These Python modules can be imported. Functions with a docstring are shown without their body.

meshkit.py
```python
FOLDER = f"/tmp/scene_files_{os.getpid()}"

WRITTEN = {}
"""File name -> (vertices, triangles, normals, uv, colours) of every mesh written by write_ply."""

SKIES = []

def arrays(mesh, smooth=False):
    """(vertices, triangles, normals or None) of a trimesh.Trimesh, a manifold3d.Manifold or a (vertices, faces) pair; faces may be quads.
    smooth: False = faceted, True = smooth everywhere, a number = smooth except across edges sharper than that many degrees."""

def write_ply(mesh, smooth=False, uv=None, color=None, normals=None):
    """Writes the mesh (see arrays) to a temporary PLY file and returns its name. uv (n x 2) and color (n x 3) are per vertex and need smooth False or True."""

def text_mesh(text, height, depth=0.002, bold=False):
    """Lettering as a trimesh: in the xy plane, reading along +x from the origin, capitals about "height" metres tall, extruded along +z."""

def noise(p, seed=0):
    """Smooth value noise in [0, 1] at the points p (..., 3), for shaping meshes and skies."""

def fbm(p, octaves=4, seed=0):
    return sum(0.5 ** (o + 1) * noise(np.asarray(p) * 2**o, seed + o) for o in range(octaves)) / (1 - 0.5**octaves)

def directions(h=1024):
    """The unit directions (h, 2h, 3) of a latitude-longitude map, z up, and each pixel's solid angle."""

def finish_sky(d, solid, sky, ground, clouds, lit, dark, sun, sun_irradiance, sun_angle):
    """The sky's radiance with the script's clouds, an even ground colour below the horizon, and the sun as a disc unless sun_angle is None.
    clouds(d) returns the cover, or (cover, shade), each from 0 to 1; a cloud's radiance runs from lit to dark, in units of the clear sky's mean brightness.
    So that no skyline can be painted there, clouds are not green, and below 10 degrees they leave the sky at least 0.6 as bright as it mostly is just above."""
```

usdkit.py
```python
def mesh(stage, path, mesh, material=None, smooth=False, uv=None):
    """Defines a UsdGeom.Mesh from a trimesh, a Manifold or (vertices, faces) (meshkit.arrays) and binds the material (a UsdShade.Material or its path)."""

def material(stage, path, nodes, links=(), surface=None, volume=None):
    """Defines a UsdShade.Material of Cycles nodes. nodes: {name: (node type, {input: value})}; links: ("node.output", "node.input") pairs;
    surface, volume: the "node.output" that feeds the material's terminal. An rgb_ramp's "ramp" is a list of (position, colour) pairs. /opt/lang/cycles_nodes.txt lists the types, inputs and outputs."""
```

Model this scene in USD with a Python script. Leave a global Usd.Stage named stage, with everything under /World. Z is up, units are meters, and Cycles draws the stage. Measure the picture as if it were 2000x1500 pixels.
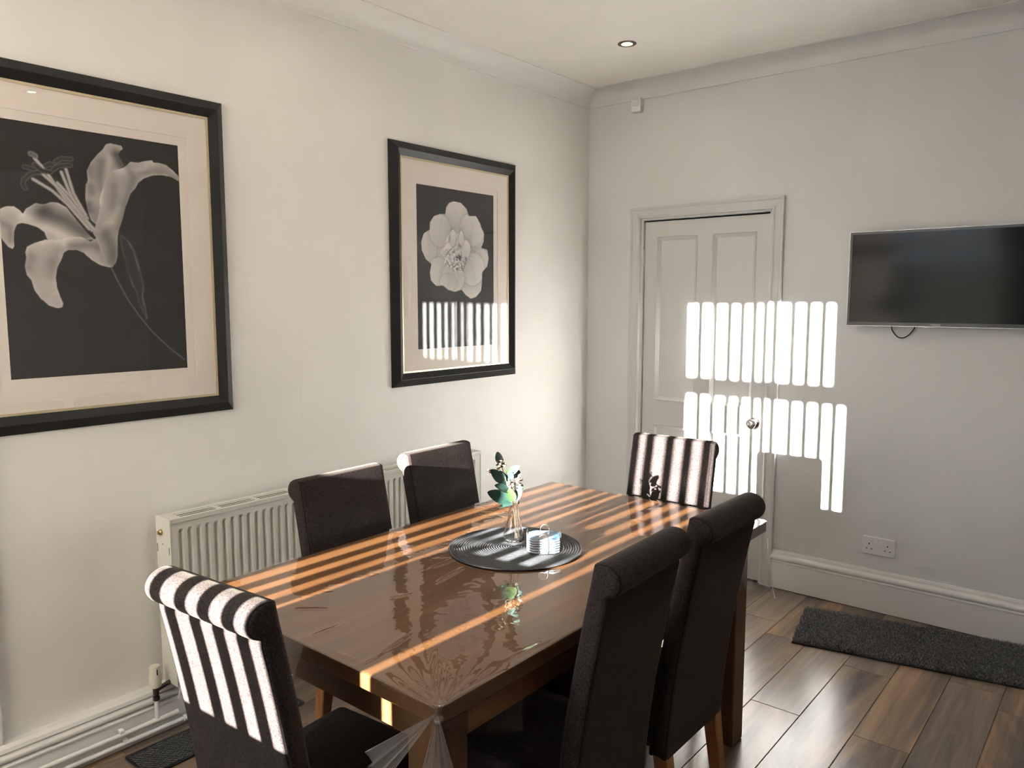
import math, random
import numpy as np
import trimesh
import manifold3d as m3
from shapely.geometry import Polygon, box as sbox, Point
from pxr import Usd, UsdGeom, UsdLux, UsdShade, Sdf, Gf, Vt
import usdkit, meshkit

random.seed(7)
rng = np.random.default_rng(7)
stage = Usd.Stage.CreateInMemory()
UsdGeom.SetStageUpAxis(stage, "Z")
UsdGeom.SetStageMetersPerUnit(stage, 1.0)
world = UsdGeom.Xform.Define(stage, "/World")
stage.SetDefaultPrim(world.GetPrim())
UsdGeom.Scope.Define(stage, "/World/Looks")

# ------------------------------------------------------------------ camera, sun, sky
CAM_H, YAW, PITCH, FPX = 1.5, 0.6895, 0.108, 1510.0
EXPOSURE = 0.86
SUN_STRENGTH = 21.0
SUN_TAN, SUN_AZ = 0.214, 0.25          # tangent of the elevation; degrees from +y towards +x
cam = UsdGeom.Camera.Define(stage, "/World/camera")
cam.CreateHorizontalApertureAttr(36.0)
cam.CreateVerticalApertureAttr(27.0)
cam.CreateFocalLengthAttr(36.0 * FPX / 2000.0)
cam.CreateClippingRangeAttr(Gf.Vec2f(0.05, 200.0))
cam.CreateExposureAttr(EXPOSURE)
_f = np.array([-math.sin(YAW) * math.cos(PITCH), math.cos(YAW) * math.cos(PITCH), -math.sin(PITCH)])
_r = np.cross(_f, [0, 0, 1.0]); _r /= np.linalg.norm(_r)
_u = np.cross(_r, _f)
M = Gf.Matrix4d(*[float(x) for row in ((*_r, 0), (*_u, 0), (*(-_f), 0), (0, 0, CAM_H, 1)) for x in row])
cam.AddTransformOp().Set(M)

sun = UsdLux.DistantLight.Define(stage, "/World/sun")
sun.CreateIntensityAttr(SUN_STRENGTH)
sun.CreateAngleAttr(0.36)
sun.CreateNormalizeAttr(True)
sun.CreateColorAttr(Gf.Vec3f(1.0, 0.97, 0.92))
_d = np.array([math.sin(math.radians(SUN_AZ)), math.cos(math.radians(SUN_AZ)), -SUN_TAN]); _d /= np.linalg.norm(_d)
_z = -_d; _x = np.cross([0, 0, 1.0], _z); _x /= np.linalg.norm(_x); _y = np.cross(_z, _x)
sun.AddTransformOp().Set(Gf.Matrix4d(*[float(x) for row in ((*_x, 0), (*_y, 0), (*_z, 0), (0, 0, 0, 1)) for x in row]))
sky = UsdLux.DomeLight.Define(stage, "/World/sky")
sky.CreateIntensityAttr(1.8)
sky.CreateColorAttr(Gf.Vec3f(0.62, 0.78, 1.0))

# ------------------------------------------------------------------ helpers
USED = {}


def numbered(parent, name):
    k = (parent, name)
    USED[k] = USED.get(k, -1) + 1
    return f"{parent}/{name}" + (f"_{USED[k]:03d}" if USED[k] else "")


def cat(*ms):
    out = []
    for m in ms:
        if isinstance(m, (list, tuple)) and not isinstance(m, trimesh.Trimesh):
            out.append(cat(*m) if not (len(m) == 2 and isinstance(m[0], np.ndarray)) else trimesh.Trimesh(*m, process=False))
        else:
            out.append(tm(m))
    return trimesh.util.concatenate(out)


def tm(m):
    if hasattr(m, "to_mesh"):
        k = m.to_mesh()
        return trimesh.Trimesh(np.array(k.vert_properties[:, :3]), np.array(k.tri_verts), process=False)
    return m


def path_of(p):
    return str(p.GetPath()) if hasattr(p, "GetPath") else p


def obj(name, mesh, mat, parent="/World", smooth=30, label=None, kind=None):
    path = numbered(path_of(parent), name)
    m = usdkit.mesh(stage, path, tm(mesh), LOOK[mat], smooth=smooth).GetPrim()
    if label:
        m.SetCustomDataByKey("label", label)
    if kind:
        m.SetCustomDataByKey("kind", kind)
    return m


def tag(p, label, category, group=None, kind=None):
    p.SetCustomDataByKey("label", label)
    p.SetCustomDataByKey("category", category)
    if group:
        p.SetCustomDataByKey("group", group)
    if kind:
        p.SetCustomDataByKey("kind", kind)
    return p


def thing(name, label, category, loc=(0, 0, 0), rot=0.0, group=None, scale=None, kind=None):
    x = UsdGeom.Xform.Define(stage, numbered("/World", name))
    x.AddTranslateOp().Set(Gf.Vec3d(*map(float, loc)))
    if rot:
        x.AddRotateZOp().Set(float(rot))
    if scale:
        x.AddScaleOp().Set(Gf.Vec3f(*scale))
    return tag(x.GetPrim(), label, category, group, kind)


def dup(src, name, label, category, loc, rot=0.0, group=None, scale=None):
    p = thing(name, label, category, loc, rot, group, scale)
    p.GetReferences().AddInternalReference(src.GetPath())
    p.SetInstanceable(True)
    return p


def struct(name, label, category):
    x = UsdGeom.Xform.Define(stage, numbered("/World", name))
    return tag(x.GetPrim(), label, category, kind="structure")


def bx(x0, x1, y0, y1, z0, z1):
    b = trimesh.creation.box([x1 - x0, y1 - y0, z1 - z0])
    b.apply_translation([(x0 + x1) / 2, (y0 + y1) / 2, (z0 + z1) / 2])
    return b


def cbox(x0, x1, y0, y1, z0, z1, c=0.002):
    """Box with chamfered edges."""
    p = []
    for a, (xa, sa) in enumerate(((x0, 1), (x1, -1))):
        for ya, sb in ((y0, 1), (y1, -1)):
            for za, sc in ((z0, 1), (z1, -1)):
                p += [(xa, ya + sb * c, za + sc * c), (xa + sa * c, ya, za + sc * c), (xa + sa * c, ya + sb * c, za)]
    return tm(m3.Manifold.hull_points(np.array(p)))


def rbox(x0, x1, y0, y1, z0, z1, r, seg=16):
    s = m3.Manifold.sphere(r, seg)
    c = [s.translate([x, y, z]) for x in (x0 + r, x1 - r) for y in (y0 + r, y1 - r) for z in (z0 + r, z1 - r)]
    return tm(m3.Manifold.batch_hull(c))


def tube(pts, r, sides=8, closed=False, cap=True):
    p = np.asarray(pts, float)
    n = len(p)
    if closed:
        t = np.roll(p, -1, 0) - np.roll(p, 1, 0)
    else:
        t = np.gradient(p, axis=0)
    t /= np.linalg.norm(t, axis=1, keepdims=True) + 1e-12
    a = np.cross(t[0], [0, 0, 1.0] if abs(t[0][2]) < 0.9 else [1.0, 0, 0]); a /= np.linalg.norm(a)
    A = []
    for k in range(n):
        a = a - t[k] * (a @ t[k]); a /= np.linalg.norm(a) + 1e-12
        A.append(a)
    A = np.array(A); B = np.cross(t, A)
    ang = np.arange(sides) * 2 * np.pi / sides
    rr = np.broadcast_to(r, (n,))
    v = p[:, None] + rr[:, None, None] * (np.cos(ang)[None, :, None] * A[:, None] + np.sin(ang)[None, :, None] * B[:, None])
    f = []
    rows = n if closed else n - 1
    for i in range(rows):
        for j in range(sides):
            i2, j2 = (i + 1) % n, (j + 1) % sides
            q = (i * sides + j, i * sides + j2, i2 * sides + j2, i2 * sides + j)
            f += [(q[0], q[1], q[2]), (q[0], q[2], q[3])]
    v = v.reshape(-1, 3)
    if not closed and cap:
        v = np.vstack([v, p[0], p[-1]])
        c0, c1 = n * sides, n * sides + 1
        for j in range(sides):
            j2 = (j + 1) % sides
            f += [(c0, j2, j), (c1, (n - 1) * sides + j, (n - 1) * sides + j2)]
    return trimesh.Trimesh(v, np.array(f), process=False)


def lathe(prof, sides=32, loc=(0, 0, 0), axis="z"):
    m = trimesh.creation.revolve(np.array(prof, float), sections=sides)
    if axis == "x":
        m.apply_transform(trimesh.transformations.rotation_matrix(np.pi / 2, [0, 1, 0]))
    if axis == "y":
        m.apply_transform(trimesh.transformations.rotation_matrix(-np.pi / 2, [1, 0, 0]))
    m.apply_translation(loc)
    return m


def sweep_line(prof, p0, p1, up=(0, 0, 1.0), m0=0.0, m1=0.0):
    """Extrudes a closed profile [(out, z)] from p0 to p1; 'out' points to the left of p0->p1 seen from above. m0, m1: mitre, shift along the run per unit of 'out'."""
    p0, p1 = np.array(p0, float), np.array(p1, float)
    d = (p1 - p0) / np.linalg.norm(p1 - p0)
    o = np.cross([0, 0, 1.0], d)
    prof = np.array(prof, float)
    a = p0 + prof[:, :1] * o + prof[:, 1:] * np.array([0, 0, 1.0]) + prof[:, :1] * m0 * d
    b = p1 + prof[:, :1] * o + prof[:, 1:] * np.array([0, 0, 1.0]) + prof[:, :1] * m1 * d
    n = len(prof)
    v = np.vstack([a, b])
    f = []
    for i in range(n):
        j = (i + 1) % n
        f += [(i, n + i, n + j), (i, n + j, j)]
    vv, tri = trimesh.creation.triangulate_polygon(Polygon(prof), engine="earcut")
    idx = [int(np.argmin(np.linalg.norm(prof - q, axis=1))) for q in vv]
    for t in tri:
        a_, b_, c_ = (idx[k] for k in t)
        f += [(a_, b_, c_), (n + a_, n + c_, n + b_)]
    m = trimesh.Trimesh(v, np.array(f), process=False)
    m.fix_normals()
    return m


def grid(P, closed_u=False):
    """P (n, m, 3) -> sheet."""
    n, m = P.shape[:2]
    i, j = np.meshgrid(np.arange(n if closed_u else n - 1), np.arange(m - 1), indexing="ij")
    a = i * m + j; b = ((i + 1) % n) * m + j
    q = np.stack([a, b, b + 1, a + 1], -1).reshape(-1, 4)
    return trimesh.Trimesh(P.reshape(-1, 3), np.vstack([q[:, [0, 1, 2]], q[:, [0, 2, 3]]]), process=False)


def extr(poly, h):
    return trimesh.creation.extrude_polygon(poly, h, engine="earcut")


def upright(m, axis, at):
    """A mesh modelled in (a, z) with depth along +3rd -> stands on a wall. axis 'y': x=a, z=b, depth towards -y from y=at. axis 'x': y=a, z=b, depth towards +x from x=at."""
    v = np.array(m.vertices)
    if axis == "y":
        w = np.stack([v[:, 0], at - v[:, 2], v[:, 1]], 1)
        return trimesh.Trimesh(w, np.array(m.faces), process=False)
    w = np.stack([at + v[:, 2], v[:, 0], v[:, 1]], 1)
    return trimesh.Trimesh(w, np.array(m.faces), process=False)


# ------------------------------------------------------------------ materials
LOOK = {}


def mat(name, nodes, links=(), surface="p.BSDF"):
    LOOK[name] = usdkit.material(stage, "/World/Looks/" + name, nodes, links, surface=surface)


def plain(name, col, rough=0.5, **kw):
    mat(name, {"p": ("principled_bsdf", {"base_color": col, "roughness": rough, **kw})})


def paint(name, col, rough=0.5, var=0.04, scale=3.0, bump=0.02):
    c2 = tuple(c * (1 - var) for c in col)
    mat(name, {"g": ("geometry", {}), "n": ("noise_texture", {"scale": scale, "detail": 4.0}),
               "r": ("rgb_ramp", {"ramp": [(0.35, c2), (0.65, col)]}),
               "n2": ("noise_texture", {"scale": 180.0, "detail": 2.0}),
               "b": ("bump", {"strength": bump, "distance": 0.002}),
               "p": ("principled_bsdf", {"roughness": rough})},
        [("g.position", "n.vector"), ("n.fac", "r.fac"), ("r.color", "p.base_color"), ("g.position", "n2.vector"), ("n2.fac", "b.height"), ("b.normal", "p.normal")])


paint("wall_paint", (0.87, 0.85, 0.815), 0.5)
paint("wall_paint_grey", (0.665, 0.668, 0.664), 0.5)  # back wall copy of the paint, its dimmer light put into the colour
paint("ceiling_paint", (0.92, 0.89, 0.84), 0.7)
paint("gloss_white", (0.75, 0.745, 0.73), 0.28, var=0.02)
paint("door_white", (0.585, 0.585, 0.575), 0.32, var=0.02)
paint("radiator_white", (0.66, 0.65, 0.60), 0.35, var=0.03)
plain("white_plastic", (0.78, 0.77, 0.75), 0.35)
plain("socket_plastic", (0.72, 0.70, 0.72), 0.4)
plain("trv_plastic", (0.70, 0.66, 0.56), 0.4)
plain("black_gap", (0.01, 0.01, 0.01), 0.8)
plain("chrome", (0.75, 0.74, 0.72), 0.12, metallic=1.0)
plain("lamp_rim", (0.16, 0.14, 0.12), 0.35, metallic=0.8)
plain("dark_metal", (0.12, 0.11, 0.10), 0.4, metallic=1.0)
plain("brass", (0.45, 0.34, 0.16), 0.35, metallic=1.0)
plain("frame_black", (0.010, 0.010, 0.011), 0.42, specular_ior_level=0.35)
plain("fillet_gold", (0.72, 0.62, 0.42), 0.35, metallic=0.6)
plain("mat_board", (0.86, 0.78, 0.72), 0.8)
plain("mat_core", (0.86, 0.82, 0.78), 0.8)
plain("tv_body", (0.012, 0.013, 0.015), 0.3)
plain("tv_edge", (0.45, 0.45, 0.46), 0.3, metallic=0.8)
plain("tv_screen", (0.006, 0.008, 0.010), 0.10, specular_ior_level=0.11)
plain("logo_silver", (0.6, 0.6, 0.6), 0.4)
plain("cable_black", (0.01, 0.01, 0.01), 0.5)
plain("coaster_side", (0.34, 0.34, 0.35), 0.6)
plain("wire_dark", (0.20, 0.18, 0.15), 0.3, metallic=1.0)
plain("blind_white", (0.75, 0.72, 0.66), 0.7)
plain("hedge_green", (0.03, 0.05, 0.02), 0.8)
plain("stem_green", (0.20, 0.13, 0.085), 0.6)
mat("curtain_cloth", {"d": ("diffuse_bsdf", {"color": (0.55, 0.50, 0.44)}), "t": ("translucent_bsdf", {"color": (0.45, 0.40, 0.34)}), "m": ("mix_closure", {"fac": 0.4})},
    [("d.BSDF", "m.closure1"), ("t.BSDF", "m.closure2")], surface="m.closure")


def glassy(name, f0, rough=0.0, tint=(1, 1, 1), bumpn=None):
    """Thin clear sheet: Schlick reflection (the same from both sides), the rest passes straight through."""
    nodes = {"ge": ("geometry", {}), "dt": ("vector_math", {"math_type": "dot_product"}), "ab": ("math", {"math_type": "absolute"}), "om": ("math", {"math_type": "subtract", "value1": 1.0, "use_clamp": True}),
             "pw": ("math", {"math_type": "power", "value2": 5.0}), "f": ("math", {"math_type": "multiply_add", "value2": 1.0 - f0, "value3": f0, "use_clamp": True}),
             "t": ("transparent_bsdf", {"color": tint}), "g": ("glossy_bsdf", {"color": (1, 1, 1), "roughness": rough}), "m": ("mix_closure", {})}
    links = [("ge.normal", "dt.vector1"), ("ge.incoming", "dt.vector2"), ("dt.value", "ab.value1"), ("ab.value", "om.value2"), ("om.value", "pw.value1"), ("pw.value", "f.value1"), ("f.value", "m.fac"),
             ("t.BSDF", "m.closure1"), ("g.BSDF", "m.closure2")]
    if bumpn:
        sc, st, dist = bumpn
        nodes |= {"n": ("noise_texture", {"scale": sc, "detail": 2.0, "roughness": 0.5}), "b": ("bump", {"strength": st, "distance": dist})}
        links += [("ge.position", "n.vector"), ("n.fac", "b.height"), ("b.normal", "g.normal")]
    mat(name, nodes, links, surface="m.closure")


glassy("picture_glass", 0.036)
glassy("pane_glass", 0.05)
glassy("clear_film", 0.105, 0.015, (0.97, 0.96, 0.95), (16.0, 0.22, 0.004))
glassy("clear_film_skirt", 0.045, 0.02, (0.97, 0.96, 0.95), (16.0, 0.2, 0.004))
mat("folded_film", {"ge": ("geometry", {}), "dt": ("vector_math", {"math_type": "dot_product"}), "ab": ("math", {"math_type": "absolute"}), "om": ("math", {"math_type": "subtract", "value1": 1.0, "use_clamp": True}),
                    "pw": ("math", {"math_type": "power", "value2": 3.0}), "f": ("math", {"math_type": "multiply_add", "value2": 0.85, "value3": 0.12, "use_clamp": True}),
                    "t": ("transparent_bsdf", {"color": (0.95, 0.94, 0.93)}), "g": ("glossy_bsdf", {"color": (1, 1, 1), "roughness": 0.08}), "d": ("diffuse_bsdf", {"color": (0.7, 0.68, 0.66)}),
                    "m0": ("mix_closure", {"fac": 0.14}), "m": ("mix_closure", {})},
    [("ge.normal", "dt.vector1"), ("ge.incoming", "dt.vector2"), ("dt.value", "ab.value1"), ("ab.value", "om.value2"), ("om.value", "pw.value1"), ("pw.value", "f.value1"), ("f.value", "m.fac"),
     ("t.BSDF", "m0.closure1"), ("d.BSDF", "m0.closure2"), ("m0.closure", "m.closure1"), ("g.BSDF", "m.closure2")], surface="m.closure")
mat("vase_glass", {"p": ("principled_bsdf", {"base_color": (1, 1, 1), "roughness": 0.0, "ior": 1.45, "transmission_weight": 1.0})})


def fabric(name, c1, c2):
    mat(name, {"tc": ("texture_coordinate", {}), "n": ("noise_texture", {"scale": 260.0, "detail": 3.0, "roughness": 0.7}), "n1": ("noise_texture", {"scale": 14.0, "detail": 3.0}),
               "r": ("rgb_ramp", {"ramp": [(0.36, c1), (0.62, c2)]}),
               "mx": ("mix", {"mix_type": "multiply", "fac": 0.5}),
               "r2": ("rgb_ramp", {"ramp": [(0.3, (0.7, 0.7, 0.7)), (0.7, (1.2, 1.2, 1.2))]}),
               "b": ("bump", {"strength": 0.35, "distance": 0.001}),
               "p": ("principled_bsdf", {"roughness": 0.85, "sheen_weight": 0.08, "sheen_roughness": 0.35, "sheen_tint": (0.95, 0.85, 0.7), "specular_ior_level": 0.12})},
        [("tc.object", "n.vector"), ("tc.object", "n1.vector"), ("n.fac", "r.fac"), ("n1.fac", "r2.fac"), ("r.color", "mx.color1"), ("r2.color", "mx.color2"),
         ("mx.color", "p.base_color"), ("n.fac", "b.height"), ("b.normal", "p.normal")])


fabric("chair_fabric", (0.0135, 0.0102, 0.0100), (0.042, 0.0325, 0.0295))
fabric("piping_fabric", (0.008, 0.007, 0.007), (0.014, 0.012, 0.012))


def wood(name, ramp, axis, rough=0.35, scale=1.0, per_object=True, bump=0.05, coat=0.0, gs=(9.0, 0.9)):
    """Long grain along an axis (0 x, 1 y, 2 z)."""
    s1 = [gs[0]] * 3; s1[axis] = gs[1]
    s2 = [90.0, 90.0, 90.0]; s2[axis] = 2.5
    nodes = {"g": ("geometry", {}), "oi": ("object_info", {}),
             "sc": ("vector_math", {"math_type": "scale", "vector1": (31.0, 17.0, 47.0)}),
             "ad": ("vector_math", {"math_type": "add"}),
             "m1": ("mapping", {"scale": tuple(scale * x for x in s1)}), "m2": ("mapping", {"scale": tuple(scale * x for x in s2)}),
             "n1": ("noise_texture", {"scale": 1.0, "detail": 5.0, "roughness": 0.6, "distortion": 0.8}),
             "n2": ("noise_texture", {"scale": 1.0, "detail": 3.0, "roughness": 0.6}),
             "r1": ("rgb_ramp", {"ramp": ramp}),
             "r2": ("rgb_ramp", {"ramp": [(0.3, (0.72, 0.72, 0.72)), (0.6, (1.05, 1.05, 1.05))]}),
             "mx": ("mix", {"mix_type": "multiply", "fac": 0.8}),
             "b": ("bump", {"strength": bump, "distance": 0.001}),
             "p": ("principled_bsdf", {"roughness": rough, "coat_weight": coat, "coat_roughness": 0.1})}
    links = [("m1.vector", "n1.vector"), ("m2.vector", "n2.vector"), ("n1.fac", "r1.fac"), ("n2.fac", "r2.fac"), ("r1.color", "mx.color1"), ("r2.color", "mx.color2"),
             ("mx.color", "p.base_color"), ("n2.fac", "b.height"), ("b.normal", "p.normal")]
    if per_object:
        links += [("oi.random", "sc.scale"), ("g.position", "ad.vector1"), ("sc.vector", "ad.vector2"), ("ad.vector", "m1.vector"), ("ad.vector", "m2.vector")]
    else:
        links += [("g.position", "m1.vector"), ("g.position", "m2.vector")]
        for k in ("oi", "sc", "ad"):
            del nodes[k]
    mat(name, nodes, links)


PLANK_RAMPS = [
    [(0.30, (0.034, 0.026, 0.021)), (0.45, (0.085, 0.062, 0.046)), (0.58, (0.155, 0.10, 0.062)), (0.72, (0.24, 0.145, 0.08))],
    [(0.30, (0.045, 0.037, 0.031)), (0.50, (0.105, 0.080, 0.062)), (0.72, (0.165, 0.122, 0.088))],
    [(0.32, (0.030, 0.024, 0.021)), (0.48, (0.080, 0.058, 0.043)), (0.60, (0.17, 0.10, 0.056)), (0.75, (0.235, 0.135, 0.07))],
    [(0.30, (0.052, 0.043, 0.037)), (0.55, (0.120, 0.088, 0.065)), (0.78, (0.185, 0.122, 0.078))]]
PLANK_RAMPS = [[(p_, tuple(c_ * 1.55 for c_ in q_)) for p_, q_ in r] for r in PLANK_RAMPS]
for k, r in enumerate(PLANK_RAMPS):
    wood(f"plank_{k}", r, 1, rough=0.25, bump=0.12, gs=(6.5, 0.75))
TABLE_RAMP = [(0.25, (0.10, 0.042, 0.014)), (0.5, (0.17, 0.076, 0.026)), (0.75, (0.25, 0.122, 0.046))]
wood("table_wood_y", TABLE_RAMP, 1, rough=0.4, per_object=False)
DARK_RAMP = [(p_, tuple(c_ * 0.50 for c_ in q_)) for p_, q_ in TABLE_RAMP]  # edges, legs and end aprons: their shade put into the wood colour
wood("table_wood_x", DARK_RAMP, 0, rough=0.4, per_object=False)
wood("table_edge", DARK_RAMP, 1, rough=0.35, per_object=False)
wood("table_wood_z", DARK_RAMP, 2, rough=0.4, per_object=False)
wood("leg_oak", [(0.25, (0.20, 0.085, 0.028)), (0.5, (0.30, 0.14, 0.05)), (0.75, (0.38, 0.19, 0.075))], 2, rough=0.35, per_object=False)

mat("placemat_weave", {"g": ("geometry", {}), "n": ("noise_texture", {"scale": 300.0, "detail": 2.0}),
                       "r": ("rgb_ramp", {"ramp": [(0.3, (0.022, 0.024, 0.028)), (0.7, (0.055, 0.058, 0.062))]}),
                       "p": ("principled_bsdf", {"roughness": 0.35, "specular_ior_level": 0.6})},
    [("g.position", "n.vector"), ("n.fac", "r.fac"), ("r.color", "p.base_color")])
mat("rug_pile", {"oi": ("object_info", {}), "g": ("geometry", {}), "n": ("noise_texture", {"scale": 130.0, "detail": 2.0, "roughness": 0.9}),
                 "r": ("rgb_ramp", {"ramp": [(0.32, (0.014, 0.014, 0.015)), (0.5, (0.090, 0.090, 0.093)), (0.66, (0.42, 0.42, 0.425))]}),
                 "p": ("principled_bsdf", {"roughness": 0.6, "sheen_weight": 0.2})},
    [("g.position", "n.vector"), ("n.fac", "r.fac"), ("r.color", "p.base_color")])
plain("rug_back", (0.02, 0.02, 0.022), 0.9)


def leafmat(name, col, tcol):
    mat(name, {"p": ("principled_bsdf", {"base_color": col, "roughness": 0.5}), "t": ("translucent_bsdf", {"color": tcol}), "m": ("mix_closure", {"fac": 0.3})},
        [("p.BSDF", "m.closure1"), ("t.BSDF", "m.closure2")], surface="m.closure")


leafmat("leaf_blue", (0.024, 0.064, 0.050), (0.020, 0.058, 0.040))
leafmat("leaf_green", (0.036, 0.080, 0.022), (0.05, 0.10, 0.025))
leafmat("petal_cream", (0.16, 0.125, 0.085), (0.14, 0.10, 0.07))
leafmat("petal_pink", (0.17, 0.095, 0.08), (0.14, 0.07, 0.06))

mat("print_ink", {"a": ("attribute", {"attribute": "ink"}), "p": ("principled_bsdf", {"roughness": 0.6, "specular_ior_level": 0.2})}, [("a.color", "p.base_color")])
mat("coaster_print", {"g": ("geometry", {}), "n": ("noise_texture", {"scale": 22.0, "detail": 3.0}),
                      "r": ("rgb_ramp", {"ramp": [(0.35, (0.42, 0.40, 0.44)), (0.47, (0.16, 0.17, 0.24)), (0.56, (0.10, 0.24, 0.34)), (0.68, (0.03, 0.05, 0.09))]}),
                      "p": ("principled_bsdf", {"roughness": 0.2})}, [("g.position", "n.vector"), ("n.fac", "r.fac"), ("r.color", "p.base_color")])
mat("lamp_glow", {"e": ("emission", {"color": (0.85, 0.95, 1.0), "strength": 6.0})}, surface="e.emission")

# ------------------------------------------------------------------ room
XL, XR, YB, YF, ZC = -2.633, 3.0, 3.910, -0.75, 2.70
T = 0.15

floor = struct("floor", "brown wood-effect laminate floor of long planks", "floor")
obj("underlay", bx(XL - T, XR + T, YF - T, YB + T, -0.06, -0.012), "black_gap", floor)
PW = 0.183
rows = []
x = -1.07 - PW * 9
JOINTS = {8: 3.33, 9: 2.717, 10: 1.95, 11: 2.71, 12: 3.36, 7: 2.2}
k = 0
prng = random.Random(3)
while x < XR:
    j = JOINTS.get(k, prng.uniform(2.0, 3.4))
    y = j - 1.28 * 4
    while y < YB:
        y0, y1 = max(y, YF), min(y + 1.28, YB + 0.004)
        x0, x1 = max(x, XL), min(x + PW, XR)
        if y1 - y0 > 0.02 and x1 - x0 > 0.01:
            obj("plank", cbox(x0 + 0.0006, x1 - 0.0006, y0 + 0.0006, y1 - 0.0006, -0.012, 0.0, 0.0016), f"plank_{prng.randrange(4)}", floor, smooth=False)
        y += 1.28
    x += PW
    k += 1

ceiling = struct("ceiling", "plain cream painted ceiling", "ceiling")
obj("ceiling_panel", extr(sbox(XL - T, YF - T, XR + T, YB + T).difference(Point(-1.993, 3.268).buffer(0.034, 24)).difference(Point(-0.14, 1.81).buffer(0.034, 24)).difference(Point(-2.0, 0.42).buffer(0.034, 24)).difference(Point(-2.0, 1.80).buffer(0.034, 24)), 0.1).apply_translation([0, 0, ZC]), "ceiling_paint", ceiling)

wl = struct("wall_left", "off-white painted wall behind the radiator and pictures", "wall")
obj("plaster", bx(XL - T, XL, YF - T, YB + T, -0.06, ZC), "wall_paint", wl)
obj("paper_joint", bx(XL, XL + 0.0007, 1.851, 1.8535, 0.78, 1.40), "wall_paint", wl)
wb = struct("wall_back", "off-white painted wall with the door and television", "wall")
DX0, DX1, DZ1 = -2.262, -1.521, 1.951
hole = Polygon([(XL, -0.06), (XR + T, -0.06), (XR + T, ZC), (XL, ZC)]).difference(sbox(DX0, -0.06, DX1, DZ1))
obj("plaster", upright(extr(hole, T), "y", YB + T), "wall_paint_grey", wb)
wr = struct("wall_right", "off-white painted wall opposite the pictures, out of view", "wall")
obj("plaster", bx(XR, XR + T, YF - T, YB, -0.06, ZC), "wall_paint", wr)
# front wall with the window that lets the sun in
WX0, WX1, WZ0, WZ1 = -2.45, -1.147, 0.955, 2.51
wf = struct("wall_front", "off-white painted wall with the window, behind the viewpoint", "wall")
fr = Polygon([(XL, -0.06), (XR, -0.06), (XR, ZC), (XL, ZC)]).difference(sbox(WX0, WZ0, WX1, WZ1))
obj("plaster", upright(extr(fr, T), "y", YF), "wall_paint", wf)
pier = struct("trim_3", "white painted upright trim at the near end of the left wall", "trim")
obj("trim_post", bx(XL, -2.602, 0.55, 0.728, 0.0, 2.1), "gloss_white", pier)

# cornices
cov = [(0.0, 0.0), (0.0, -0.085)] + [(0.006, -0.085)] + [(0.008 + 0.088 * (1 - math.cos(t)), -0.078 + 0.072 * math.sin(t)) for t in np.linspace(0, math.pi / 2, 12)] + [(0.10, -0.004), (0.10, 0.0)]
t1 = struct("trim_1", "plaster coving between left wall and ceiling", "coving")
obj("coving", sweep_line([(-a, b) for a, b in cov][::-1], (XL, YF, ZC), (XL, YB, ZC), m1=1.0), "wall_paint", t1, smooth=25)
t2 = struct("trim_2", "plaster coving between back wall and ceiling", "coving")
obj("coving", sweep_line([(-a, b) for a, b in cov][::-1], (XL, YB, ZC), (XR, YB, ZC), m0=-1.0), "wall_paint_grey", t2, smooth=25)

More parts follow.
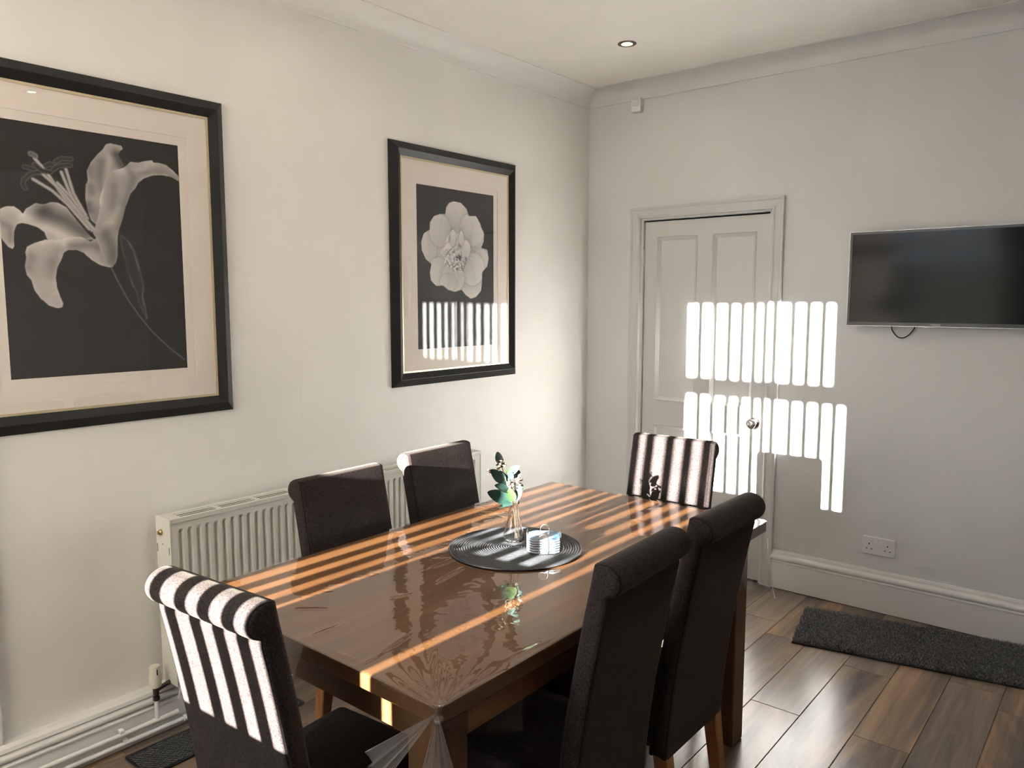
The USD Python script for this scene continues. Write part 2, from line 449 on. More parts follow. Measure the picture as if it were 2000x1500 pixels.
# skirtings
sk = [(0, 0), (0, 0.205), (0.006, 0.205), (0.009, 0.196), (0.010, 0.186), (0.013, 0.183)] + [(0.016 + 0.009 * math.sin(t), 0.168 + 0.013 * math.cos(t)) for t in np.linspace(0, math.pi, 9)] + [(0.016, 0.152), (0.021, 0.148), (0.021, 0.143), (0.018, 0.140), (0.018, 0.003)]
b1 = struct("baseboard_back", "tall white moulded skirting board below the socket", "skirting board")
obj("board", sweep_line([(-a, b) for a, b in sk][::-1], (-1.452, YB, 0), (XR, YB, 0)), "gloss_white", b1, smooth=25)
obj("board", sweep_line([(-a, b) for a, b in sk][::-1], (XL, YB, 0), (-2.345, YB, 0)), "gloss_white", b1, smooth=25)
obj("gap_line", bx(-1.45, XR, YB - 0.016, YB, 0.0, 0.003), "black_gap", b1)
skl = [(0, 0), (0, 0.153), (0.035, 0.157), (0.050, 0.150), (0.055, 0.140), (0.050, 0.133)] + [(0.050 + 0.014 * math.sin(t), 0.120 + 0.012 * math.cos(t)) for t in np.linspace(0.2, math.pi, 9)] + [(0.056, 0.105), (0.066, 0.101), (0.066, 0.096), (0.062, 0.093), (0.066, 0.0)]
b2 = struct("baseboard_left", "white moulded skirting board running behind the pipes", "skirting board")
obj("board", sweep_line([(-a, b) for a, b in skl][::-1], (XL, YF, 0), (XL, YB - 0.02, 0)), "gloss_white", b2, smooth=25)

# door
door = struct("door_1", "white four-panel door with chrome knob in white architrave", "door")
arch = [(0, 0), (0, 0.022), (0.012, 0.022), (0.016, 0.018), (0.024, 0.016), (0.044, 0.013), (0.050, 0.016), (0.056, 0.016), (0.060, 0.010), (0.062, 0)]


def arch_side(ax0, az0, ax1, az1, flip):
    """One board of the architrave: profile across its width, from point to point in the wall plane."""
    p0, p1 = np.array([ax0, az0]), np.array([ax1, az1])
    d = (p1 - p0) / np.linalg.norm(p1 - p0)
    return p0, p1, d


W_A = 0.064


def arch_poly(q):
    return q


def moulded(path_in, path_out, y):
    """Board between an inner and an outer edge line (both 2-D (x, z) pairs), with the architrave profile."""
    (i0, i1), (o0, o1) = path_in, path_out
    P = []
    for a, h in arch:
        s = 1 - a / 0.062
        pa = np.array(i0) + (np.array(o0) - np.array(i0)) * s
        pb = np.array(i1) + (np.array(o1) - np.array(i1)) * s
        P.append([(pa[0], y - h - 0.001, pa[1]), (pb[0], y - h - 0.001, pb[1])])
    return grid(np.array(P))


ix0, ix1, iz = DX0 - 0.006, DX1 + 0.006, DZ1 + 0.004
ox0, ox1, oz = ix0 - W_A, ix1 + W_A, iz + W_A
fr_ = door
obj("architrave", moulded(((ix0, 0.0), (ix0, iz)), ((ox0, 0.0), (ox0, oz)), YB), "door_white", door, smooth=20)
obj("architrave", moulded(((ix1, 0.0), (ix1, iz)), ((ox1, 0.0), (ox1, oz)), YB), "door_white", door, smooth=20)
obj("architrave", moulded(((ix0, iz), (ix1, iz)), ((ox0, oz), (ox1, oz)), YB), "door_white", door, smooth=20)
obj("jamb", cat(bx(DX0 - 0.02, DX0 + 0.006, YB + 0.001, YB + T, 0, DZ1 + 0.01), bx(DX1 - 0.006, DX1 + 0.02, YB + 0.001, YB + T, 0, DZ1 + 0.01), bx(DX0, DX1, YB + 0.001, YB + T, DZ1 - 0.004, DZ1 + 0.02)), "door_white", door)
obj("stop", cat(bx(DX0 - 0.01, DX1 + 0.01, YB + 0.053, YB + 0.12, -0.0118, DZ1 + 0.005), bx(DX0, DX1, YB + 0.0045, YB + 0.053, -0.0118, -0.001)), "black_gap", door)  # black board added behind and under the leaf to keep sky light out
LX0, LX1, LZ0, LZ1 = -2.252, -1.5295, 0.008, 1.938
PAN = [(-2.177, -1.927, 0.93, 1.853), (-1.842, -1.597, 0.93, 1.853), (-2.177, -1.927, 0.20, 0.79), (-1.842, -1.597, 0.20, 0.79)]
leaf2d = sbox(LX0, LZ0, LX1, LZ1)
for a, b, c, d in PAN:
    leaf2d = leaf2d.difference(sbox(a, c, b, d))
YL = YB + 0.012
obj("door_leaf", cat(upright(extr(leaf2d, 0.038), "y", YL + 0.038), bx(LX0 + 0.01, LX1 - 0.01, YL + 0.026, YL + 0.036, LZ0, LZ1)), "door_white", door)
for a, b, c, d in PAN:
    # raised field with a sloped moulding round it
    ring = []
    for inset, dep in ((0.0, 0.001), (0.004, -0.003), (0.012, 0.004), (0.020, 0.012), (0.022, 0.014)):
        ring.append(np.array([(a + inset, YL + dep, c + inset), (b - inset, YL + dep, c + inset), (b - inset, YL + dep, d - inset), (a + inset, YL + dep, d - inset)]))
    P = np.array(ring)
    v = P.reshape(-1, 3); f = []
    for i in range(len(ring) - 1):
        for j in range(4):
            j2 = (j + 1) % 4
            q = (i * 4 + j, i * 4 + j2, (i + 1) * 4 + j2, (i + 1) * 4 + j)
            f += [(q[0], q[1], q[2]), (q[0], q[2], q[3])]
    n = (len(ring) - 1) * 4
    f += [(n, n + 1, n + 2), (n, n + 2, n + 3)]
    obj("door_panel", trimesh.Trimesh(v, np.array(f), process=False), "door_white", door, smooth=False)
obj("door_knob", lathe([(0.0, 0), (0.027, 0), (0.029, 0.004), (0.024, 0.008), (0.011, 0.010), (0.010, 0.030), (0.020, 0.036), (0.026, 0.046), (0.026, 0.054), (0.018, 0.062), (0.010, 0.063), (0.008, 0.060), (0.0, 0.060)], 32, axis="y").apply_transform(np.diag([1, -1, 1, 1.0])).apply_translation([-1.578, YL, 0.857]), "chrome", door, smooth=40, label="round chrome door knob")
for z in (1.75, 0.25):
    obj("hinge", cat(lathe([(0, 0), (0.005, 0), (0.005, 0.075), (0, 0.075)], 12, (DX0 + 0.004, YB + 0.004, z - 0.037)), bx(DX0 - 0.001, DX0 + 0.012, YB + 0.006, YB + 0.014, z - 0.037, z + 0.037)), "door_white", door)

# window (behind the viewpoint)
win = struct("window_1", "white framed window behind the viewpoint", "window")
yo = -0.86
fr2 = sbox(WX0 - 0.02, WZ0 - 0.02, WX1 + 0.02, WZ1 + 0.02).difference(sbox(WX0 + 0.0, WZ0, WX1 - 0.0, 2.012)).difference(sbox(WX0, 2.107, WX1 - 0.055, WZ1))
obj("window_frame", upright(extr(fr2, 0.05), "y", yo), "gloss_white", win)
obj("window_pane", bx(WX0, WX1, yo - 0.028, yo - 0.024, WZ0, WZ1), "pane_glass", win)
obj("window_sill", bx(WX0 - 0.05, WX1 + 0.05, YF - 0.1, YF + 0.12, WZ0 - 0.03, WZ0 - 0.001), "gloss_white", win)

# vertical blind: slats nearly edge-on to the sun
blind = thing("vertical_blind", "white vertical blind turned open at the window behind the viewpoint", "blind")
YS = -0.70
obj("headrail", bx(-2.45, -1.05, YS - 0.02, YS + 0.02, 2.535, 2.565), "blind_white", blind)
sh = math.tan(math.radians(SUN_AZ)) * (YB - YS)
EDGES = [-1.90, -1.822, -1.739, -1.667, -1.594, -1.538, -1.475, -1.39, -1.315, -1.24, -1.172]
for e in EDGES:
    a = math.radians(26) + math.radians(SUN_AZ)
    s = cbox(-0.0005, 0.0005, -0.0445, 0.0445, 0.915, 2.54, 0.0002)
    s.apply_transform(trimesh.transformations.rotation_matrix(-a, [0, 0, 1]))
    s.apply_translation([e - sh, YS, 0])
    obj("slat", s, "blind_white", blind, smooth=False)
# curtain drawn over the left part of the window
CZ = np.concatenate([np.linspace(0.3, 1.30, 8), np.linspace(1.33, 1.62, 24), np.linspace(1.66, 2.62, 8)])
edge = lambda z: (-1.994 if z > 1.40 else -1.87) - 0.15 * math.exp(-(((z - 1.46) / 0.075) ** 4))      # notch and flare added to steer sun onto the chair tops
cu = np.array([[(-2.58 + (edge(z) + 2.58) * a, YS + 0.10 + 0.022 * math.sin(a * 62), z) for z in CZ] for a in np.linspace(0, 1, 160)])
cp = obj("curtain", grid(cu), "curtain_cloth", smooth=True)
tag(cp, "beige pleated curtain hanging at the window behind the viewpoint", "curtain")

# unseen greenery added outside the window, darkens what the television mirrors
hx, hz = np.meshgrid(np.linspace(-9, 9, 120), np.linspace(-0.5, 2.15, 24), indexing="ij")
hn = meshkit.fbm(np.stack([hx * 2.1, hz * 2.1, hx * 0], -1), 4, 2)
front = grid(np.stack([hx, -6.9 + 0.5 * (hn - 0.5), hz + 0.12 * (hn - 0.5)], -1))
back_ = grid(np.stack([hx, -7.9 - 0.5 * (hn - 0.5), hz + 0.12 * (hn - 0.5)], -1))
tp0 = np.stack([hx[:, -1], -6.9 + 0.5 * (hn[:, -1] - 0.5), hz[:, -1] + 0.12 * (hn[:, -1] - 0.5)], -1)
tp1 = np.stack([hx[:, -1], -7.9 - 0.5 * (hn[:, -1] - 0.5), hz[:, -1] + 0.12 * (hn[:, -1] - 0.5)], -1)
hg = obj("hedge", cat(front, back_, grid(np.stack([tp0, tp1], 1))), "hedge_green", smooth=False)
tag(hg, "unseen dark green clipped greenery added outside the window to darken the television reflection", "hedge", kind="structure")

# ------------------------------------------------------------------ ceiling lights
LIGHTS = [(-1.993, 3.268), (-0.14, 1.81), (-2.0, 0.42), (-2.0, 1.80)]  # last lamp is unseen, added to lighten the left wall and chairs
LL = ["chrome-rimmed recessed ceiling spotlight above the door end of the room", "chrome-rimmed recessed ceiling spotlight over the middle of the room, out of frame", "chrome-rimmed recessed ceiling spotlight near the window, out of frame", "chrome-rimmed recessed ceiling spotlight over the radiator side of the table, unseen, added to lighten the left wall"]
for (lx, ly), lab, power in zip(LIGHTS, LL, (120.0, 760.0, 210.0, 230.0)):
    d = thing("downlight", lab, "ceiling light", (lx, ly, ZC))
    obj("rim", lathe([(0.033, 0.004), (0.044, 0.001), (0.044, -0.002), (0.040, -0.004), (0.028, -0.003), (0.025, 0.004), (0.026, 0.008)], 40), "lamp_rim", d, smooth=40)
    obj("housing", lathe([(0.0, 0.05), (0.033, 0.05), (0.033, 0.004), (0.0315, 0.004), (0.0315, 0.048), (0.0, 0.048)], 32), "dark_metal", d)
    obj("lamp_face", lathe([(0.0, 0.010), (0.026, 0.010), (0.026, 0.008), (0.0, 0.006)], 32), "lamp_glow", d)
    li = UsdLux.DiskLight.Define(stage, f"{d.GetPath()}/lamp")
    li.CreateRadiusAttr(0.020)
    li.CreateIntensityAttr(power)
    li.CreateColorAttr(Gf.Vec3f(1.0, 0.84, 0.62))
    li.AddTranslateOp().Set(Gf.Vec3d(0, 0, 0.003))

# ------------------------------------------------------------------ table
TX0, TX1, TY0, TY1, TZ = -1.845, -0.945, 0.94, 2.49, 0.765
table = thing("dining_table", "long brown wooden dining table with square legs", "table", ((TX0 + TX1) / 2, (TY0 + TY1) / 2, 0))
tw, tl = (TX1 - TX0) / 2, (TY1 - TY0) / 2


def rrect(x0, y0, x1, y1, r, n=8):
    return sbox(x0 + r, y0 + r, x1 - r, y1 - r).buffer(r, n)


top = []
for z, ins in ((-0.036, 0.004), (-0.032, 0.0), (-0.006, 0.0), (-0.002, 0.002), (0.0, 0.006)):
    c = np.array(rrect(-tw + ins, -tl + ins, tw - ins, tl - ins, 0.012 - ins * 0.9).exterior.coords)[:-1]
    top.append(np.column_stack([c, np.full(len(c), TZ + z)]))
v = np.vstack(top); n = len(top[0]); f = []
for i in range(len(top) - 1):
    for j in range(n):
        j2 = (j + 1) % n
        f += [(i * n + j, i * n + j2, (i + 1) * n + j2), (i * n + j, (i + 1) * n + j2, (i + 1) * n + j)]
obj("edge_band", trimesh.Trimesh(v, np.array(f + [(0, j + 1, j) for j in range(1, n - 1)]), process=False), "table_edge", table, smooth=30, label="table edge with its shade put into the colour")
m_ = (len(top) - 1) * n
obj("tabletop", trimesh.Trimesh(v[m_:], np.array([(0, j, j + 1) for j in range(1, n - 1)]), process=False), "table_wood_y", table, smooth=False)
LG, IN = 0.086, 0.046
for sx in (-1, 1):
    for sy in (-1, 1):
        cx, cy = sx * (tw - IN - LG / 2), sy * (tl - IN + 0.006 - LG / 2)
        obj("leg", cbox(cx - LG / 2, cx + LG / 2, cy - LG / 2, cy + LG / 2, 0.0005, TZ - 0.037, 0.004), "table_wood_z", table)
az0, az1 = TZ - 0.037 - 0.092, TZ - 0.037
ai = IN + 0.008
for s in (-1, 1):
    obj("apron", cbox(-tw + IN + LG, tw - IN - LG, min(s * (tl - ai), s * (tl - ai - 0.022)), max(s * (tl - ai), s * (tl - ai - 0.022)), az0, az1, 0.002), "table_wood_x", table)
    obj("apron", cbox(min(s * (tw - ai), s * (tw - ai - 0.022)), max(s * (tw - ai), s * (tw - ai - 0.022)), -tl + IN + LG, tl - IN - LG, az0, az1, 0.002), "table_wood_y", table)

# ------------------------------------------------------------------ chairs
CW, ZR, RR, TH, LEAN, ZB = 0.345, 0.935, 0.037, 0.052, 0.084, 0.32
CR = "#"


def side_profile():
    n = ZR - RR
    ur = -LEAN + TH - RR
    lean = lambda z: -LEAN * max(0.0, (z - ZB) / (n - ZB)) ** 1.5
    rear = [(lean(z), z) for z in np.linspace(ZB, n - 0.012, 22)]
    circ = [(ur - RR * math.sin(t) * 1.12, ZR - RR * math.cos(t)) for t in np.linspace(math.radians(18), math.radians(215), 26)]
    front = [(lean(z) + TH, z) for z in np.linspace(n + 0.02, ZB, 22)]
    pts = np.array(rear + circ + front)
    bot = np.array([(TH * (1 - t), ZB) for t in np.linspace(0.2, 0.8, 4)])
    pts = np.vstack([pts, bot])
    return pts


def inset(pts, d):
    p, q = np.roll(pts, 1, 0), np.roll(pts, -1, 0)
    t = q - p
    t /= np.linalg.norm(t, axis=1, keepdims=True) + 1e-9
    nrm = np.stack([t[:, 1], -t[:, 0]], 1)
    area = 0.5 * np.sum(pts[:, 0] * np.roll(pts[:, 1], -1) - np.roll(pts[:, 0], -1) * pts[:, 1])
    return pts - nrm * d * np.sign(area)


def back_mesh():
    prof = side_profile()
    r = 0.016
    st = [(-CW / 2 + r * (1 - math.sin(t)), r * (1 - math.cos(t))) for t in np.linspace(math.pi / 2, 0, 6)]
    st += [(s, 0.0) for s in np.linspace(-CW / 2 + r, CW / 2 - r, 9)[1:-1]]
    st += [(-s, i) for s, i in st[:6][::-1]]
    P = np.array([[(u, s, z) for u, z in inset(prof, i)] for s, i in st])
    n, m = P.shape[:2]
    Q = np.concatenate([P, P[:, :1]], 1)
    sheet = grid(Q)
    caps = []
    for k in (0, n - 1):
        poly = Polygon(P[k][:, [0, 2]]).buffer(0)
        vv, tri = trimesh.creation.triangulate_polygon(poly, engine="earcut")
        caps.append(trimesh.Trimesh(np.column_stack([vv[:, 0], np.full(len(vv), P[k][0, 1]), vv[:, 1]]), tri[:, ::-1] if k else tri, process=False))
    mesh = trimesh.util.concatenate([sheet] + caps)
    mesh.merge_vertices(digits_vertex=6)
    mesh.fix_normals()
    return mesh, prof


BACK, PROF = back_mesh()


def taper_leg(u, s, du, ds, z1, w0, w1):
    p = []
    for z, w, a, b in ((0.0005, w0, du, ds), (z1, w1, 0, 0)):
        for x_ in (-1, 1):
            for y_ in (-1, 1):
                c = 0.003
                p += [(u + a + x_ * (w / 2 - c), s + b + y_ * w / 2, z), (u + a + x_ * w / 2, s + b + y_ * (w / 2 - c), z)]
    return tm(m3.Manifold.hull_points(np.array(p)))


def seat_mesh():
    r = 0.028
    body = m3.Manifold.batch_hull([m3.Manifold.sphere(r, 24).translate([a, b, c]) for a in (TH + 0.012 + r - 0.03, 0.415 - r) for b in (-CW / 2 + r - 0.004, CW / 2 - r + 0.004) for c in (0.335 + r, 0.455 - r)]
                                  + [m3.Manifold.sphere(r, 24).translate([0.21, b, 0.468 - r]) for b in (-0.10, 0.10)])
    return tm(body)


def make_chair(name, label, loc, rot, scale):
    c = thing(name, label, "chair", loc, rot, None, scale)
    b = obj("backrest", BACK, "chair_fabric", c, smooth=35)
    for s in (-1, 1):
        q = inset(PROF, 0.004)
        obj("piping", tube(np.column_stack([q[:-4, 0], np.full(len(q) - 4, s * (CW / 2 - 0.008)), q[:-4, 1]]), 0.0022, 6), "piping_fabric", b, smooth=True)
    obj("seat", seat_mesh(), "chair_fabric", c, smooth=35)
    for s in (-1, 1):
        obj("leg", taper_leg(0.385, s * (CW / 2 - 0.028), 0.004, 0, 0.345, 0.030, 0.040), "leg_oak", c)
        obj("leg", taper_leg(0.024, s * (CW / 2 - 0.028), -0.045, 0, 0.345, 0.030, 0.042), "leg_oak", c)
    return c


CH = [(-1.372, 0.811, 94.6, "brown fabric chair at the near end of the table, its roll-top back striped with sun", (1, 1, 0.986)),
      (-1.920, 1.535, 0.6, "brown fabric chair before the radiator, the nearer of the two on that side", (1, 1, 0.981)),
      (-1.970, 2.028, 1.2, "brown fabric chair before the radiator's far end, the farther of the two on that side", (1, 1, 0.983)),
      (-0.892, 1.445, 182.0, "brown fabric chair seen from behind at the table's right side, the nearer of two", (1, 1, 1.0)),
      (-0.884, 1.861, 180.0, "brown fabric chair seen from behind at the table's right side, nearest the rug", (1, 1, 1.004)),
      (-1.391, 2.605, 271.6, "brown fabric chair at the far short end of the table in front of the door", (1, 1, 1.004))]
c0 = make_chair("dining_chair", CH[0][3], (CH[0][0], CH[0][1], 0), CH[0][2], CH[0][4])
for x_, y_, r_, lab, sc in CH[1:]:
    dup(c0, "dining_chair", lab, "chair", (x_, y_, 0), r_, None, sc)

# ------------------------------------------------------------------ clear plastic table cover
cover = thing("tablecloth", "clear plastic table cover stretched over the wooden table, gathered at the near corner", "tablecloth", ((TX0 + TX1) / 2, (TY0 + TY1) / 2, 0))
CREASES = [(0.023, -0.756, 0.024, -0.651), (-0.136, -0.676, -0.074, -0.625), (0.203, -0.712, 0.174, -0.594), (0.284, -0.611, 0.376, -0.717), (0.314, -0.623, 0.363, -0.663), (0.208, -0.763, 0.203, -0.712), (0.116, -0.756, 0.194, -0.751), (0.43, -0.551, 0.433, -0.411), (-0.009, -0.489, 0.001, -0.429), (0.005, -0.343, -0.023, -0.206), (0.051, 0.273, 0.072, 0.422), (0.134, 0.206, 0.126, 0.335), (-0.083, -0.276, -0.088, -0.148), (0.335, -0.741, 0.401, -0.742), (0.449, -0.746, 0.434, -0.659), (0.133, 0.023, 0.162, 0.136), (0.054, 0.584, 0.087, 0.744), (0.033, 0.484, 0.144, 0.497), (-0.419, 0.677, -0.302, 0.516)]
nx, ny = 230, 390
gx, gy = np.meshgrid(np.linspace(-tw - 0.002, tw + 0.002, nx), np.linspace(-tl - 0.002, tl + 0.002, ny), indexing="ij")
pts3 = np.stack([gx, gy, np.zeros_like(gx)], -1)
hgt = 0.0006 * (meshkit.noise(pts3 * [9, 5, 1], 3) - 0.5) + 0.0004 * (meshkit.noise(pts3 * [22, 30, 1], 5) - 0.5)
dc = np.hypot(gx - tw, gy + tl)
angc = np.arctan2(gy + tl, tw - gx)
hgt += 0.0022 * np.exp(-dc / 0.09) * np.sin(angc * 22)
for (ax, ay, bx2, by2) in CREASES:
    vx, vy = bx2 - ax, by2 - ay
    tt = np.clip(((gx - ax) * vx + (gy - ay) * vy) / (vx * vx + vy * vy), 0, 1)
    dd = np.hypot(gx - ax - tt * vx, gy - ay - tt * vy)
    hgt += 0.0013 * np.exp(-(dd / 0.007) ** 2) * (0.35 + np.sin(np.pi * tt))
Zt = TZ + 0.0022 + hgt
re = 0.012
for a, b in ((-1, -1), (-1, 1), (1, -1), (1, 1)):
    pass
# round the sheet's corners with the table's
cxy = np.stack([np.clip(gx, -tw + re, tw - re), np.clip(gy, -tl + re, tl - re)], -1)
dv = np.stack([gx, gy], -1) - cxy
ln = np.linalg.norm(dv, axis=-1)
both = (np.abs(dv[..., 0]) > 1e-9) & (np.abs(dv[..., 1]) > 1e-9)
mx_ = np.maximum(np.abs(dv[..., 0]), np.abs(dv[..., 1]))
sc = np.where(both & (ln > 0), mx_ / np.maximum(ln, 1e-9), 1.0)
gx2, gy2 = cxy[..., 0] + dv[..., 0] * sc, cxy[..., 1] + dv[..., 1] * sc
obj("cover_top", grid(np.stack([gx2, gy2, Zt], -1)), "clear_film", cover, smooth=True)
# hanging skirt
per = rrect(-tw - 0.002, -tl - 0.002, tw + 0.002, tl + 0.002, re, 10).exterior
L = per.length
ns, nd = 420, 12
S = []
for i in range(ns):
    t = L * i / ns
    p, q = np.array(per.interpolate(t).coords[0]), np.array(per.interpolate((t + 0.002) % L).coords[0])
    d = (q - p); d /= np.linalg.norm(d) + 1e-12
    o = np.array([d[1], -d[0]])
    if o @ p < 0:
        o = -o
    # distance to the nearest corner
    c = np.min([np.hypot(p[0] - a * tw, p[1] - b * tl) for a in (-1, 1) for b in (-1, 1)])
    near = np.hypot(p[0] - tw, p[1] + tl)
    drop = 0.17 + 0.10 * math.exp(-(c / 0.10) ** 2) + 0.012 * math.sin(t * 9)
    drop *= 1 - 0.85 * math.exp(-(near / 0.16) ** 2)
    row = []
    for k in range(nd):
        w = k / (nd - 1)
        out = 0.001 + w * (0.003 + 0.004 * math.sin(t * 31 + 1.3 * math.sin(t * 7)) * w + 0.03 * math.exp(-(c / 0.07) ** 2) * w) * (1 - 0.9 * math.exp(-(near / 0.12) ** 2))
        row.append((*(p + o * out), TZ + 0.0018 - 0.001 * (w > 0) - w * drop))
    S.append(row)
obj("cover_skirt", grid(np.array(S), closed_u=True), "clear_film_skirt", cover, smooth=True)


def fan(apex, e0, e1, pleats, amp, nn=14, m=60):
    apex, e0, e1 = (np.array(q, float) for q in (apex, e0, e1))
    nrm = np.cross(e0 - apex, e1 - apex); nrm /= np.linalg.norm(nrm)
    P = []
    for j in range(m):
        a = j / (m - 1)
        end = e0 * (1 - a) + e1 * a + np.array([0, 0, 0.010 * math.sin(a * 17)])
        P.append([apex + (end - apex) * w + nrm * amp * (w ** 0.6) * math.sin(a * pleats * 2 * math.pi) for w in np.linspace(0.02, 1, nn)])
    return grid(np.array(P))


ap = (tw - 0.002, -tl - 0.004, TZ - 0.006)
obj("gathered_corner", cat(fan(ap, (tw - 0.125, -tl - 0.065, TZ - 0.10), (tw - 0.10, -tl - 0.07, TZ - 0.165), 3, 0.011, 18, 140),
                           fan(ap, (tw - 0.055, -tl - 0.035, TZ - 0.23), (tw + 0.055, -tl + 0.03, TZ - 0.23), 4, 0.012, 18, 160)), "folded_film", cover, smooth=True)
obj("gathered_tie", tube([(tw + 0.004 + 0.007 * math.cos(a), -tl - 0.006 + 0.007 * math.sin(a), TZ - 0.016 - 0.0015 * math.sin(3 * a)) for a in np.linspace(0, 2 * math.pi, 20)[:-1]], 0.0035, 8, closed=True), "clear_film_skirt", cover, smooth=True)

# ------------------------------------------------------------------ placemat, vase, coasters
ZT = TZ + 0.0048
PMX, PMY = -1.412, 1.727
pm_prof = [(0.0, 0.0)]
R = 0.198
for k in range(27):
    r0, pw_ = R * k / 27, R / 27
    pm_prof += [(r0 + pw_ * a, 0.0006 + 0.0042 * math.sin(math.pi * a) ** 0.7) for a in (0.02, 0.10, 0.25, 0.5, 0.75, 0.90)]
pm_prof += [(R, 0.0), (0.0, 0.0)]
pmm = obj("placemat", lathe(pm_prof[1:-1] + [(R, 0.0), (0.0, 0.0)], 128, (PMX, PMY, ZT)), "placemat_weave", smooth=75)
tag(pmm, "round charcoal woven placemat in the middle of the table", "placemat")
ZP = ZT + 0.0048

VX, VY = -1.447, 1.763
vase = thing("vase", "small clear glass bottle vase holding the sprigs on the placemat", "vase", (VX, VY, ZP))
vp = [(0.0, 0.0), (0.027, 0.0), (0.031, 0.003), (0.032, 0.012), (0.029, 0.032), (0.021, 0.056), (0.0155, 0.076), (0.0145, 0.095), (0.0155, 0.112), (0.0185, 0.122),
      (0.0170, 0.122), (0.0140, 0.112), (0.0130, 0.095), (0.0140, 0.076), (0.0193, 0.056), (0.0272, 0.032), (0.0302, 0.013), (0.028, 0.006), (0.0, 0.005)]
obj("glass_body", lathe(vp, 48), "vase_glass", vase, smooth=True)


def leaf(base, tip, wid, nrm, curl=0.12, blunt=0.55):
    base, tip, nrm = (np.array(q, float) for q in (base, tip, nrm))
    d = tip - base; ln = np.linalg.norm(d); d /= ln
    s = np.cross(d, nrm); s /= np.linalg.norm(s); up = np.cross(s, d)
    P = []
    for a in (0.5 - 0.5 * np.cos(np.linspace(0, math.pi, 14))):
        w = wid * max(0.0, math.sin(math.pi * min(1, a ** 0.72))) ** 0.55 if 0 < a < 1 else 0.0005
        P.append([base + d * ln * a + s * w * b + up * (curl * wid * (b * b) * 2 - 0.1 * ln * (a - 0.5) ** 2 * 2) for b in np.linspace(-1, 1, 7)])
    top_ = np.array(P)
    a_, b_ = grid(top_), grid(top_ - up * 0.0008)
    b_.invert()
    return trimesh.util.concatenate([a_, b_])


# the sprigs; local frame: right = towards the picture's right, out = towards the viewer
to_cam = np.array([-VX, -VY, 0.0]); to_cam /= np.linalg.norm(to_cam)
rgt = np.cross(-to_cam, [0, 0, 1.0]); rgt /= np.linalg.norm(rgt)


def S3(a, z, o=0.0):
    """a metres to the right, z above the placemat, o towards the viewer."""
    q = rgt * a + to_cam * o
    return np.array([q[0], q[1], z])


sp1 = thing("eucalyptus_sprig", "artificial eucalyptus sprig with grey-green leaves and cream flowers, left in the vase", "artificial flower", (VX, VY, ZP))
sp2 = thing("eucalyptus_sprig", "shorter artificial sprig with round leaves and white blossom, right in the vase", "artificial flower", (VX, VY, ZP))
obj("stem", tube([S3(0.008, 0.008, 0), S3(0.004, 0.06, 0), S3(-0.003, 0.12), S3(-0.016, 0.165), S3(-0.029, 0.205), S3(-0.041, 0.250)], 0.0014, 6), "stem_green", sp1, smooth=True)
obj("stem", tube([S3(0.004, 0.008, 0.006), S3(0.006, 0.06, 0.004), S3(0.005, 0.12), S3(0.004, 0.165), S3(0.004, 0.210)], 0.0014, 6), "stem_green", sp2, smooth=True)
obj("stem", tube([S3(0.018, 0.008, -0.006), S3(0.010, 0.06, 0.002), S3(0.010, 0.12), S3(0.006, 0.15)], 0.0012, 6), "stem_green", sp2, smooth=True)
tc = to_cam
for (sp, b, t, w, nr, m) in [
    (sp1, S3(-0.009, 0.124, 0.004), S3(-0.078, 0.156, 0.022), 0.021, tc + [0, 0, 0.5] - rgt * 0.2, "leaf_blue"),
    (sp1, S3(-0.006, 0.122, 0.008), S3(-0.036, 0.116, 0.040), 0.013, tc + [0, 0, 1.4], "leaf_blue"),
    (sp1, S3(-0.027, 0.182, 0.0), S3(-0.068, 0.222, 0.012), 0.0165, tc + [0, 0, 0.3], "leaf_blue"),
    (sp1, S3(-0.020, 0.175, 0.0), S3(-0.046, 0.214, -0.010), 0.014, tc + rgt * 0.5, "leaf_blue"),
    (sp1, S3(-0.014, 0.156, 0.004), S3(-0.056, 0.178, 0.026), 0.0135, tc + [0, 0, 0.9], "leaf_blue"),
    (sp1, S3(-0.040, 0.238, 0.0), S3(-0.049, 0.272, -0.010), 0.0115, tc + [0, 0, -0.2], "leaf_blue"),
    (sp1, S3(-0.020, 0.205, 0.0), S3(-0.008, 0.224, 0.0), 0.007, tc, "leaf_green"),
    (sp2, S3(0.000, 0.124, 0.004), S3(-0.017, 0.168, 0.014), 0.014, tc + [0, 0, 0.2], "leaf_green"),
    (sp2, S3(0.002, 0.124, 0.0), S3(0.027, 0.172, 0.004), 0.0135, tc - rgt * 0.6, "leaf_blue"),
    (sp2, S3(-0.014, 0.208, 0.0), S3(0.018, 0.234, 0.006), 0.0125, tc + [0, 0, 0.5], "leaf_blue"),
    (sp2, S3(0.004, 0.190, -0.004), S3(0.016, 0.216, -0.008), 0.0115, tc - [0, 0, 0.4], "leaf_blue"),
    (sp2, S3(-0.010, 0.190, 0.0), S3(-0.004, 0.214, 0.008), 0.009, tc + [0, 0, 0.8], "leaf_blue"),
    (sp2, S3(0.010, 0.160, 0.0), S3(0.030, 0.176, 0.010), 0.009, tc - rgt * 0.4, "leaf_blue"),
]:
    obj("leaf", leaf(b, t, w, nr), m, sp, smooth=True)
frg = np.random.default_rng(5)


def blossom(c, r, n):
    out = []
    for i in range(n):
        d = frg.normal(size=3); d[2] += 0.3; d /= np.linalg.norm(d)
        q = np.array(c) + d * r * frg.uniform(0.4, 1.15)
        s = trimesh.creation.icosphere(1, r * frg.uniform(0.28, 0.46))
        s.apply_scale([1, 1, 0.55]); s.apply_translation(q)
        out.append(s)
    return cat(*out)


